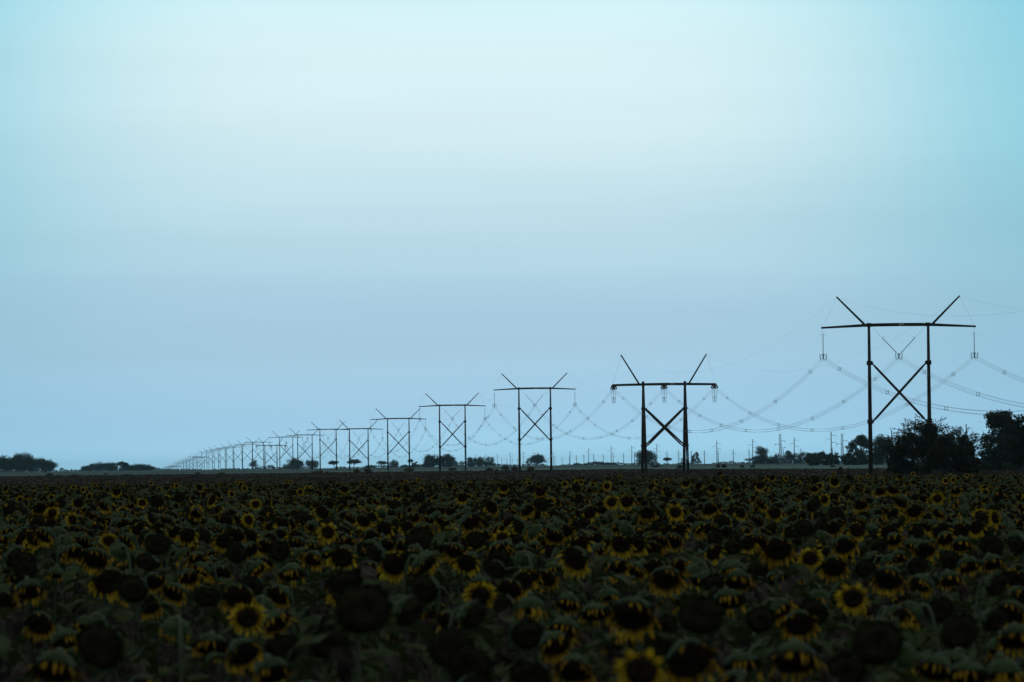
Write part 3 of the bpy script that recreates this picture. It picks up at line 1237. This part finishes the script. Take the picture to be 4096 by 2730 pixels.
# fence posts
for i, (px, t, b, lab) in enumerate((
        (506, 1908, 1921, 'thin fence post on the brown pasture below the second grove'),
        (2416, 1887, 1898, 'left one of two fence posts left of the strain pylon'),
        (2429, 1885, 1898, 'right one of two fence posts left of the strain pylon'),
        (2779, 1880, 1895, 'fence post right of the strain pylon splayed legs'),
        (2954, 1878, 1890, 'thin fence post below the open stretch of poles'),
        (2988, 1880, 1891, 'thin fence post below the hazy hedge left tip'),
        (3315, 1877, 1887, 'short fence post before the dark low hedge'))):
    d = CAM_H * FPX / (b - yh(px))
    g = ground_at(px, d)
    h = (b - t) / FPX * d
    m = MB()
    m.tube([(0, 0, -.1), (.03, 0, h * .6), (.02 * (i % 3), 0, h)], [.06, .055, .05], 7)
    m.tube([(.02 * (i % 3), 0, h), (.02 * (i % 3), 0, h + .02)], [.05, .03], 7)
    o = m.build('fence_post', 'timber')
    o.location = g
    tag(o, lab, 'fence post', 'fence posts on the pasture')

# dry grass tufts of the pasture
rng = np.random.default_rng(5)
n = 30000
y = 233 + 1930 * rng.random(n) ** 1.3
x = (rng.random(n) * 2 - 1) * .11 * y
ok = (y > 243) & (y < np.interp(x, [-300, 40, 90], [2150, 2150, 1570]))
pt = rng.random(n) < (.35 + .65 * (np.sin(x * .11 + y * .013) * np.sin(y * .021) > -.1))
x, y = x[ok & pt], y[ok & pt]
n = len(x)
hh = (.16 + .34 * rng.random(n) ** 2)
an = rng.random(n) * 6.28
VV = []
for q in range(4):
    a2 = an + q * 1.7 + rng.random(n)
    w = .06 + .10 * rng.random(n)
    bx, by = x + .1 * np.cos(a2), y + .1 * np.sin(a2)
    tx, ty = bx + .25 * hh * np.cos(a2), by + .25 * hh * np.sin(a2)
    z0 = np.full(n, .05)
    VV.append(np.stack([np.stack([bx - w, by, z0], 1), np.stack([bx + w, by, z0], 1),
                        np.stack([tx, ty, hh * (.7 + .3 * rng.random(n))], 1)], 1))
V = np.concatenate(VV).reshape(-1, 3)
F = np.arange(len(V)).reshape(-1, 3)
o = bpy.data.objects.new('dry_grass', np_mesh('dry_grass', V, F, 'grass_dry'))
COL.objects.link(o)
tag(o, 'dry brown grass tufts covering the pasture behind the sunflowers', 'grass', kind='stuff')

# ------------------------------------------------------------------ sunflowers
#        tilt, R, H, petals share, droop, old petals, look
KINDS = [
    (4, .054, 1.93, 1.0, .10, False, 'upright sunflower with fresh yellow ring'),
    (22, .074, 1.82, .90, .34, False, 'nodding sunflower with full petal ring'),
    (38, .075, 1.79, .88, .50, True, 'drooping sunflower with hanging orange petals'),
    (24, .080, 1.79, .12, .50, True, 'bare dark sunflower'),
    (58, .076, 1.76, .65, .62, True, 'bowed sunflower with green back'),
    (76, .076, 1.73, .70, .70, True, 'face-down sunflower with petal fringe'),
    (12, .102, 1.80, .22, .55, True, 'big flat sunflower, petals nearly gone'),
]


def sunflower_parts(kind, seed):
    tilt, R, H, share, droop, old, _ = KINDS[kind]
    rnd = random.Random(seed)
    tl = math.radians(tilt + rnd.uniform(-6, 6))
    nrm = Vector((0, -math.cos(tl), -math.sin(tl)))
    up = Vector((0, -math.sin(tl), math.cos(tl)))
    rt = Vector((1, 0, 0))
    C = Vector((0, 0, H))
    g = Vector((0, 0, -1))
    sx, sy = 1 + rnd.uniform(-.08, .08), 1 + rnd.uniform(-.1, .04)
    NS = 28

    def rim(a, r, dep):
        return C + (rt * math.cos(a) * sx + up * math.sin(a) * sy) * r + nrm * dep

    seed_m, pet, cal, stem, leaves = MB(), MB(), MB(), MB(), MB()
    # seed face: shallow dome with a dimple and a raised rim
    prof = [(.0, .016), (.22, .018), (.45, .026), (.68, .027), (.86, .019), (1.0, .0)]
    vs, fs = [rim(0, 0, prof[0][1])], []
    for q, (rr, dp) in enumerate(prof[1:]):
        for k in range(NS):
            a = 2 * math.pi * k / NS
            w = 1 + .035 * math.sin(3 * a + seed) + (.02 * math.sin(7 * a) if rr > .9 else 0)
            vs.append(rim(a, R * rr * w, dp + rnd.uniform(-.0015, .0015)))
    for k in range(NS):
        fs.append((0, 1 + k, 1 + (k + 1) % NS))
    for q in range(len(prof) - 2):
        for k in range(NS):
            a, b = 1 + q * NS + k, 1 + q * NS + (k + 1) % NS
            fs.append((a, a + NS, b + NS, b))
    seed_m.add(vs, fs)
    # green back and bracts
    vs, fs = [], []
    bp = [(1.03, .004), (1.07, -.014), (1.0, -.036), (.80, -.055), (.45, -.068), (.12, -.074)]
    for rr, dp in bp:
        for k in range(NS):
            a = 2 * math.pi * k / NS
            w = 1 + .035 * math.sin(3 * a + seed)
            vs.append(rim(a, R * rr * w, dp))
    for q in range(len(bp) - 1):
        for k in range(NS):
            a, b = q * NS + k, q * NS + (k + 1) % NS
            fs.append((a, b, b + NS, a + NS))
    cal.add(vs, fs)
    for row in range(2):
        for k in range(20):
            a = 2 * math.pi * (k + .5 * row + rnd.uniform(-.25, .25)) / 20
            rad = rt * math.cos(a) + up * math.sin(a)
            tan = rt * -math.sin(a) + up * math.cos(a)
            d = (rad * .8 + nrm * rnd.uniform(.0, .8)).normalized()
            p = rim(a, R * 1.01, -.008 - .01 * row)
            L, w = rnd.uniform(.022, .045), rnd.uniform(.010, .016)
            vs = []
            for t, ww in ((0, 1), (.45, .85), (1, .06)):
                vs += [p - tan * w * ww, p + tan * w * ww]
                d = (d + g * .22 + nrm * (.22 if math.sin(a) > 0 else 0)).normalized()
                p = p + d * L * .5
            cal.add(vs, [(0, 1, 3, 2), (2, 3, 5, 4)])
    # ray petals, heavy with age: they hang, the upper ones flop over the face
    n = 46
    gap = [rnd.uniform(0, 6.28) for _ in range(3)]
    for row in range(2):
        for k in range(n):
            a = 2 * math.pi * (k + .5 * row + rnd.uniform(-.3, .3)) / n
            if share < .99 and share > .1:
                if any(abs((a - q + math.pi) % (2 * math.pi) - math.pi) < .32 * (1 - share) * 2 for q in gap):
                    continue
            if rnd.random() > share * (.85 if row == 0 else .6) * (1 if kind == 0 or math.sin(a) < .1 else (.22 if kind == 1 else .36)):
                continue
            s_up = math.sin(a)
            rad = rt * math.cos(a) + up * s_up
            tan = (rt * -s_up + up * math.cos(a))
            d = (rad + nrm * rnd.uniform(.05, .4)).normalized()
            p = rim(a, R * .98, -.001 - .004 * row)
            L = R * rnd.uniform(.5, 1.22) * (1.05 if kind == 0 else .95)
            w = R * rnd.uniform(.06, .125)
            dr = droop * rnd.uniform(.5, 1.3)
            tan = (tan + nrm * rnd.uniform(-.7, .7)).normalized()
            vs, fs = [], []
            for q, ww in enumerate((.45, .9, 1.0, .72, .08)):
                vs += [p - tan * w * ww, p + tan * w * ww]
                if q < 4:
                    fs.append((2 * q, 2 * q + 1, 2 * q + 3, 2 * q + 2))
                d = (d + g * dr + nrm * (.5 * dr if s_up > .1 else .08) +
                     Vector((rnd.gauss(0, .12), rnd.gauss(0, .12), rnd.gauss(0, .12)))).normalized()
                p = p + d * L / 4
            pet.add(vs, fs)
    # hooked stem
    B = C - nrm * .072
    oy = .10 + .04 * math.sin(tl) + rnd.uniform(0, .04)
    ox = rnd.uniform(-.06, .06)
    P0 = Vector((ox, oy + .02, 0))
    P1 = Vector((ox * 1.4, oy + .05, H * .55))
    P15 = Vector((ox, oy + .03, H * .95 + .04 * math.sin(tl)))
    P2 = B - nrm * (.07 + .03 * math.sin(tl)) + Vector((0, .015, .02))
    ctr = [P0, P1, P15, P2, B]
    pts = []
    for i in range(17):
        t = i / 16
        q = list(ctr)
        while len(q) > 1:
            q = [q[j].lerp(q[j + 1], t) for j in range(len(q) - 1)]
        pts.append(q[0])
    stem.tube(pts, [.016 - .006 * i / 16 for i in range(15)] + [.013, .022], 7)
    # leaves, most of them withered and hanging
    nl = 14
    for i in range(nl):
        t = .30 + .36 * i / nl + rnd.uniform(0, .05)
        p = pts[int(t * 16)]
        an = i * 2.4 + rnd.uniform(-.5, .5)
        dry = rnd.random() < .75 - .04 * i
        out = Vector((math.cos(an), math.sin(an), rnd.uniform(.1, .6))).normalized()
        q = p + out * rnd.uniform(.08, .16)
        mi = 1 if dry else 0
        leaves.tube([p, p.lerp(q, .6) + Vector((0, 0, .015)), q], .005, 4, mi)
        L = rnd.uniform(.13, .24)
        wv = L * rnd.uniform(.32, .45) * (.75 if dry else 1)
        d = (out + Vector((0, 0, -.35))).normalized()
        tan = out.cross(Vector((0, 0, 1))).normalized()
        vs, fs = [], []
        pp = q.copy()
        for r_, ww in enumerate((.35, .95, 1.0, .7, .35, .03)):
            nn = tan.cross(d)
            cup = rnd.uniform(.1, .5) * (1.6 if dry else 1)
            for c_ in (-1, -.5, 0, .5, 1):
                vs.append(pp + tan * wv * ww * c_ + nn * (cup * wv * ww * (abs(c_) - .5) +
                          rnd.gauss(0, .024 if dry else .010)))
            d = (d + g * (rnd.uniform(.4, .75) if dry else rnd.uniform(.12, .35)) + tan * rnd.gauss(0, .12)).normalized()
            pp = pp + d * L / 5
        for r_ in range(5):
            for c_ in range(4):
                a_ = r_ * 5 + c_
                fs.append((a_, a_ + 1, a_ + 6, a_ + 5))
        leaves.add(vs, fs, mi)
    return seed_m, pet, cal, stem, leaves, old


VAR = []       # (kind, parts)
for kind in range(7):
    for s in range(3):
        VAR.append((kind, sunflower_parts(kind, kind * 10 + s)))
SEEDMAT = lambda k: 'seed_bare' if k in (3, 6) else 'seed'

PROTO = {}


def make_flower(vi):
    """First of a kind built part by part; later ones are copies of it."""
    if vi in PROTO:
        return copy_tree(PROTO[vi])
    kind, (sm, pm, cm, st, lv, old) = VAR[vi]
    root = empty('sunflower')
    st.build('stem', 'stem', root, True)
    lv.build('leaves', ['leaf_green', 'leaf_dry'], root)
    cm.build('calyx', 'calyx', root, True)
    sm.build('seed_head', SEEDMAT(kind), root, True)
    if len(pm.v) >= 100:
        pm.build('petals', 'petal_old' if old else 'petal', root, True)
    PROTO[vi] = root
    return root


S = 1.7822
HAND = []
# measured heads: (x, y, face width) in four enlarged quarters of the lower field, kind
QA = [(765, 850, 185, 1), (945, 905, 205, 3), (680, 690, 165, 2), (540, 640, 120, 2), (310, 520, 120, 2), (1335, 520, 105, 1),
      (775, 560, 58, 0), (1085, 555, 110, 2), (865, 640, 75, 1), (1000, 680, 100, 2), (1350, 820, 130, 2), (1700, 960, 190, 2),
      (1765, 1110, 130, 0), (40, 990, 140, 2), (210, 920, 190, 4), (280, 1150, 150, 2), (715, 1310, 330, 6), (390, 1480, 290, 4),
      (180, 770, 150, 3), (1685, 515, 110, 2), (1690, 655, 130, 3), (1280, 250, 95, 3), (1125, 280, 90, 3), (1510, 265, 80, 1),
      (1557, 225, 50, 1), (830, 210, 50, 1), (1420, 180, 42, 1), (285, 325, 95, 2), (370, 305, 80, 2), (430, 288, 70, 3),
      (740, 308, 85, 2), (875, 350, 45, 0), (1395, 362, 85, 2), (1145, 510, 75, 1), (65, 325, 95, 3), (265, 425, 95, 3),
      (175, 510, 95, 2), (470, 490, 85, 4), (640, 375, 75, 3), (770, 470, 75, 3), (40, 185, 40, 1), (620, 240, 45, 3),
      (860, 225, 40, 2), (560, 290, 65, 1), (1250, 370, 65, 2), (1325, 680, 100, 2), (1090, 730, 95, 4), (870, 730, 90, 4),
      (1100, 850, 100, 2), (40, 780, 100, 4), (110, 640, 90, 4), (230, 660, 90, 5), (1500, 1310, 190, 4), (1740, 1360, 170, 2),
      (1240, 930, 120, 2), (400, 800, 110, 5), (1580, 800, 95, 2), (1500, 720, 100, 4), (1480, 960, 120, 3), (620, 1170, 110, 4)]
QB = [(765, 1050, 370, 6), (1105, 1060, 245, 3), (1200, 900, 210, 3), (985, 725, 165, 1), (1200, 735, 170, 2), (615, 680, 150, 1),
      (400, 690, 130, 2), (165, 640, 135, 3), (640, 860, 210, 3), (1450, 620, 110, 1), (1565, 555, 125, 3), (1385, 510, 65, 0),
      (1725, 625, 130, 2), (1540, 425, 130, 2), (1680, 318, 92, 1), (990, 280, 38, 0), (190, 437, 90, 1), (395, 440, 85, 3),
      (555, 432, 75, 1), (675, 400, 85, 2), (475, 357, 90, 1), (612, 285, 70, 3), (1165, 250, 72, 3), (150, 1140, 190, 2),
      (520, 1290, 260, 3), (200, 1320, 185, 3), (1390, 1320, 290, 6), (1560, 1090, 230, 3), (1750, 1010, 130, 3), (1600, 880, 150, 4),
      (120, 1500, 240, 4), (430, 1090, 180, 3), (1755, 540, 55, 0), (1765, 180, 65, 1), (630, 190, 62, 2), (500, 175, 45, 3),
      (1075, 185, 55, 3), (780, 270, 45, 1), (690, 320, 60, 1), (1470, 250, 62, 1), (1320, 460, 55, 1), (980, 470, 65, 2),
      (1400, 330, 55, 1), (1250, 350, 70, 2), (460, 495, 80, 3), (650, 570, 110, 2), (820, 600, 115, 4), (1180, 460, 65, 2),
      (1450, 180, 30, 1), (1385, 165, 38, 1), (250, 800, 150, 4), (60, 730, 100, 2), (1790, 740, 110, 3), (80, 350, 75, 2),
      (1060, 570, 90, 5), (40, 545, 60, 3), (1310, 640, 70, 2), (1600, 950, 60, 0)]
QC = [(450, 690, 170, 1), (655, 600, 100, 1), (965, 360, 95, 2), (1165, 357, 72, 0), (710, 285, 62, 0), (820, 280, 80, 1),
      (555, 355, 90, 1), (210, 300, 95, 3), (110, 340, 90, 2), (202, 210, 65, 1), (677, 170, 42, 0), (1410, 330, 100, 2),
      (1280, 420, 100, 2), (1350, 470, 100, 2), (1345, 1090, 290, 6), (860, 1090, 260, 2), (1100, 830, 180, 2), (750, 750, 150, 2),
      (110, 1230, 190, 3), (370, 1190, 180, 4), (320, 1300, 130, 2), (770, 1290, 200, 4), (1030, 1290, 165, 3), (1270, 1410, 300, 2),
      (920, 1490, 115, 0), (440, 1480, 215, 2), (130, 1520, 230, 3), (1640, 1460, 220, 4), (1600, 785, 160, 4), (1610, 850, 175, 4),
      (1765, 885, 150, 3), (1060, 465, 110, 3), (1090, 580, 105, 3), (130, 1040, 190, 5), (400, 1010, 160, 4), (590, 1080, 130, 4),
      (1770, 1120, 150, 3), (1540, 990, 190, 4), (1120, 1000, 130, 4), (460, 185, 70, 3), (475, 125, 32, 1), (385, 145, 32, 1),
      (990, 172, 48, 1), (1105, 200, 52, 1), (1240, 150, 48, 1), (1330, 165, 52, 1), (1430, 185, 60, 2), (1600, 165, 60, 3),
      (1770, 165, 55, 1), (1320, 225, 70, 3), (1780, 295, 85, 2), (1480, 78, 30, 3), (50, 290, 65, 1), (300, 360, 75, 1),
      (740, 350, 75, 2), (640, 410, 80, 2), (470, 260, 65, 3), (555, 195, 60, 4), (1190, 480, 75, 1), (1570, 450, 95, 3),
      (1530, 500, 95, 2), (1690, 520, 60, 0), (1740, 650, 95, 2), (1420, 560, 95, 4), (1580, 345, 85, 3), (300, 640, 110, 3),
      (910, 480, 70, 5), (500, 540, 90, 2), (160, 610, 100, 4), (60, 500, 90, 2), (720, 870, 140, 4), (1340, 850, 130, 4),
      (40, 880, 130, 3), (240, 830, 90, 2), (1440, 700, 110, 3), (1000, 670, 110, 4), (690, 960, 140, 5)]
QD = [(775, 1290, 340, 6), (1365, 1210, 270, 6), (1640, 870, 190, 3), (230, 1150, 195, 2), (190, 1410, 290, 4), (1785, 960, 165, 2),
      (860, 830, 185, 2), (470, 745, 155, 2), (550, 590, 140, 2), (375, 650, 105, 1), (70, 620, 180, 2), (255, 470, 120, 3),
      (165, 435, 75, 1), (1045, 345, 100, 2), (865, 500, 108, 1), (1120, 625, 140, 2), (1485, 460, 108, 1), (1510, 372, 55, 0),
      (1208, 258, 55, 0), (950, 282, 90, 2), (1055, 490, 100, 3), (605, 970, 62, 0), (940, 1030, 100, 1), (750, 1040, 150, 4),
      (330, 1070, 190, 3), (1220, 1050, 160, 3), (1620, 1120, 180, 3), (1765, 1260, 225, 4), (960, 950, 150, 3), (1200, 380, 65, 2),
      (475, 140, 60, 1), (340, 130, 50, 3), (30, 110, 42, 1), (580, 105, 40, 3), (940, 105, 36, 1), (800, 205, 65, 2), (895, 195, 70, 2),
      (410, 240, 55, 1), (470, 250, 60, 1), (560, 180, 50, 1), (330, 185, 60, 2), (1340, 200, 75, 2), (1640, 240, 85, 3),
      (325, 305, 100, 3), (440, 320, 70, 2), (660, 300, 85, 2), (660, 430, 95, 2), (500, 440, 80, 2), (370, 530, 80, 2),
      (1720, 330, 60, 1), (770, 340, 70, 2), (430, 380, 75, 2), (1780, 440, 85, 2), (310, 370, 65, 1), (1380, 590, 130, 4),
      (1030, 590, 110, 5), (930, 680, 110, 4), (690, 760, 110, 3), (1240, 690, 100, 4), (1430, 740, 150, 4), (1600, 720, 140, 4),
      (1780, 790, 110, 2), (280, 840, 130, 5), (230, 720, 110, 3), (360, 970, 110, 5), (1310, 1450, 90, 4), (560, 1490, 200, 3),
      (1680, 1500, 210, 5), (1190, 1480, 160, 4), (1420, 1530, 220, 4), (1440, 440, 60, 5), (1640, 420, 75, 4), (1310, 480, 90, 4),
      (1190, 200, 55, 3), (1040, 140, 40, 2), (1770, 640, 110, 4), (1670, 1330, 190, 5), (60, 830, 120, 4)]
for (x0, lst) in ((0, QA), (1024, QB), (2048, QC), (3072, QD)):
    for cx, cy, w, k in lst:
        HAND.append((x0 + cx / S, 1850 + cy / S, w / S, k))

rnd = random.Random(4242)
FLOWERS = []     # x, y, scale, yaw, variant, photo x, photo y
for px, py, w, k in HAND:
    tilt, R, H = KINDS[k][:3]
    dy = py - yh(px)
    s = CAM_H / (H + 2 * R * dy / w)
    s = max(.90, min(1.08, s))
    d = (CAM_H - H * s) / dy * FPX
    if d < 17 or d > 470:
        continue
    r = ray(px, py)
    X_ = r.x / r.y * d
    yaw = rnd.gauss(0, .38)
    if (round(px), k) == (1697, 2):
        yaw = 1.05      # the one on the tall hooked stem, turned aside
    if k == 0:
        yaw = rnd.gauss(.05, .25)
    FLOWERS.append((X_, d, s, yaw, k * 3 + rnd.randrange(3), px, py))


def project(x, y, z):
    v = CAM_R.transposed() @ (Vector((x, y, z)) - Vector((0, 0, CAM_H)))
    return FW / 2 - v.x / v.z * FPX, FH / 2 + v.y / v.z * FPX


# the rest of the crop, sown at random between the measured plants
WEIGHTS = [.012, .16, .37, .25, .15, .04, .022]
grid = {}


def cell(x, y):
    return (int(math.floor(x / .9)), int(math.floor(y / .9)))


for f in FLOWERS:
    grid.setdefault(cell(f[0], f[1]), []).append((f[0], f[1]))


def free(x, y, r):
    cx, cy = cell(x, y)
    for i in (-1, 0, 1):
        for j in (-1, 0, 1):
            for (a, b) in grid.get((cx + i, cy + j), ()):
                if (a - x) ** 2 + (b - y) ** 2 < r * r:
                    return False
    return True


def sow(x, y, r, weights):
    if y > flower_edge(x) - rnd.uniform(0, 3) or not free(x, y, r):
        return None
    grid.setdefault(cell(x, y), []).append((x, y))
    k = rnd.choices(range(7), weights)[0]
    s = max(.84, min(.985 if rnd.random() < .985 else 1.05, rnd.gauss(.945, .03)))
    if y < 17:
        s = .80
    yaw = rnd.gauss(0, .6) if rnd.random() < .88 else rnd.uniform(-3.1, 3.1)
    return (x, y, s, yaw, k * 3 + rnd.randrange(3))


FIELD = []
y = 9.0
while y < 250:
    dy = .55 if y < 60 else .8
    half = .125 * y + 2.5
    nrow = int(2 * half * dy * (2.9 if y > 58 else 2.9 - 2.1 * min(1, (58 - y) / 22)))
    # near rows were measured; sow only low shoulders between them
    for _ in range(nrow):
        x = rnd.uniform(-half, half)
        yy = y + rnd.uniform(0, dy)
        f = sow(x, yy, .36 if yy > 50 else .5, WEIGHTS)
        if f is None:
            continue
        kind = f[4] // 3
        H = KINDS[kind][2] * f[2]
        px, py = project(f[0], f[1], H)
        if -60 < px < FW + 60 and py < FH + 60 and yy > 17:
            if yy < 44:
                # do not hide a measured head behind a taller random one
                f = (f[0], f[1], min(f[2], .88 + .002 * (yy - 17)), f[3], f[4])
                H = KINDS[kind][2] * f[2]
                px, py = project(f[0], f[1], H)
            FLOWERS.append((*f, px, py))
        else:
            FIELD.append(f)
    y += dy
FLOWERS.sort(key=lambda f: f[1] / (KINDS[f[4] // 3][1] * f[2]))
NEAR = FLOWERS[:300]
FIELD += [f[:5] for f in FLOWERS[300:]]

COLS = [(110, 'the grove dome'), (224, 'the grove end'), (340, 'the gap between groves'),
        (480, 'the second grove'), (630, 'the second grove end'), (760, 'the faintest pylons'),
        (880, 'the small scrub pair'), (980, 'the dense far pylons'), (1060, 'the stunted tree'), (1132, 'the low tenth pylon'),
        (1215, 'the largest round tree'), (1295, 'the spreading row tree'), (1365, 'the umbrella tree'),
        (1450, 'the dome-shaped tree'), (1560, 'pylon five left leg'), (1665, 'pylon five right leg'),
        (1830, 'the wide dark clump'), (1985, 'the gappy clump'), (2110, 'pylon three left leg'),
        (2250, 'pylon three right leg'), (2400, 'the open poles'), (2540, 'the strain pylon arm'),
        (2640, 'the big round tree'), (2715, 'the mushroom-shaped tree'), (2810, 'the pointed tree'),
        (2940, 'the strain scrub pair'), (3085, 'the bushy-topped tree'), (3220, 'the double-post mast'),
        (3370, 'the dark low hedge'), (3460, 'the gappy tall tree'), (3545, 'the bare pylon leg'),
        (3650, 'the bush left side'), (3780, 'the bush-hidden leg'), (3900, 'the bush right flank'),
        (4010, 'the layered tree'), (9999, 'the edge tree')]
BANDS = [(2000, 'far back'), (2060, 'upper field'), (2130, 'upper middle'), (2210, 'mid field'), (2310, 'lower middle'),
         (2420, 'foreground'), (2540, 'low foreground'), (9999, 'bottom edge')]
cells = {}
for f in NEAR:
    col = next(n for lim, n in COLS if f[5] < lim)
    band = next(n for lim, n in BANDS if f[6] < lim)
    look = KINDS[f[4] // 3][6]
    cells.setdefault((look, band, col), []).append(f)
LAB = {}
for (look, band, col), fl in cells.items():
    base = '%s, %s under %s' % (look, band, col)
    fl.sort(key=lambda f: f[5])
    if len(fl) == 1:
        LAB[id(fl[0])] = base
    else:
        words = {2: ['left', 'right'], 3: ['left', 'central', 'right']}.get(len(fl), None)
        for i, f in enumerate(fl):
            LAB[id(f)] = (words[i] if words else ORD[i + 1]) + ' ' + base
for f in NEAR:
    x, y, s, yaw, vi = f[:5]
    o = make_flower(vi)
    o.location = (x, y, .10)
    o.rotation_euler = (0, 0, yaw)
    o.scale = (s, s, s * (1 - .10 / (KINDS[vi // 3][2] * s)))
    tag(o, LAB[id(f)], 'sunflower', 'sunflowers in the near part of the field')

# the thousands beyond: one object that repeats the same plants over the field
kinds_col = bpy.data.collections.new('sunflower_kinds')
for vi, (kind, (sm, pm, cm, st, lv, old)) in enumerate(VAR):
    m = MB()
    m.merge(st, 0)
    m.merge(lv, 1)
    m.merge(cm, 3)
    m.merge(sm, 4)
    m.merge(pm, 5)
    me = m.mesh('sunflower_plant_%02d' % vi, ['stem', 'leaf_green', 'leaf_dry', 'calyx', SEEDMAT(kind), 'petal_old' if old else 'petal'], True)
    kinds_col.objects.link(bpy.data.objects.new('sunflower_plant_%02d' % vi, me))
pm_ = bpy.data.meshes.new('sunflower_field')
pm_.vertices.add(len(FIELD))
A = np.array([[f[0], f[1], .0] for f in FIELD], dtype=np.float32)
pm_.vertices.foreach_set('co', A.ravel())
for nm, typ, idx in (('yaw', 'FLOAT', 3), ('size', 'FLOAT', 2), ('pick', 'INT', 4)):
    at = pm_.attributes.new(nm, typ, 'POINT')
    at.data.foreach_set('value', np.array([f[idx] for f in FIELD], dtype=np.float32 if typ == 'FLOAT' else np.int32))
fo = bpy.data.objects.new('sunflower_field', pm_)
COL.objects.link(fo)
tag(fo, 'sea of small drooping sunflowers stretching back to the pasture', 'sunflowers', kind='stuff')
ng = bpy.data.node_groups.new('sow', 'GeometryNodeTree')
ng.interface.new_socket('Geometry', in_out='INPUT', socket_type='NodeSocketGeometry')
ng.interface.new_socket('Geometry', in_out='OUTPUT', socket_type='NodeSocketGeometry')
gi, go = ng.nodes.new('NodeGroupInput'), ng.nodes.new('NodeGroupOutput')
ci = ng.nodes.new('GeometryNodeCollectionInfo')
ci.inputs['Collection'].default_value = kinds_col
ci.inputs['Separate Children'].default_value = True
ci.inputs['Reset Children'].default_value = True
ip = ng.nodes.new('GeometryNodeInstanceOnPoints')
ip.inputs['Pick Instance'].default_value = True


def attr(nm, typ):
    n = ng.nodes.new('GeometryNodeInputNamedAttribute')
    n.data_type = typ
    n.inputs[0].default_value = nm
    return next(o for o in n.outputs if o.enabled)


cx_ = ng.nodes.new('ShaderNodeCombineXYZ')
ng.links.new(attr('yaw', 'FLOAT'), cx_.inputs[2])
ng.links.new(gi.outputs[0], ip.inputs['Points'])
ng.links.new(ci.outputs[0], ip.inputs['Instance'])
ng.links.new(attr('pick', 'INT'), ip.inputs['Instance Index'])
ng.links.new(cx_.outputs[0], ip.inputs['Rotation'])
ng.links.new(attr('size', 'FLOAT'), ip.inputs['Scale'])
ng.links.new(ip.outputs[0], go.inputs[0])
md = fo.modifiers.new('sow', 'NODES')
md.node_group = ng

# ------------------------------------------------------------------ haze
m = MB()
m.box((0, 14500, -40), (9500, 16000, 75))
hz = m.build('haze', [])
hm = bpy.data.materials.new('haze')
hm.use_nodes = True
for n in list(hm.node_tree.nodes):
    hm.node_tree.nodes.remove(n)
pv = hm.node_tree.nodes.new('ShaderNodeVolumePrincipled')
pv.inputs['Color'].default_value = (.62, .87, 1.0, 1)
pv.inputs['Density'].default_value = 1.35e-5
pv.inputs['Anisotropy'].default_value = .86
ho = hm.node_tree.nodes.new('ShaderNodeOutputMaterial')
hm.node_tree.links.new(pv.outputs[0], ho.inputs['Volume'])
hz.data.materials.append(hm)
tag(hz, 'thin blue dusk haze lying over the whole plain', 'haze', kind='stuff')
print('near', len(NEAR), 'field', len(FIELD), 'farthest near', max(f[1] for f in NEAR))
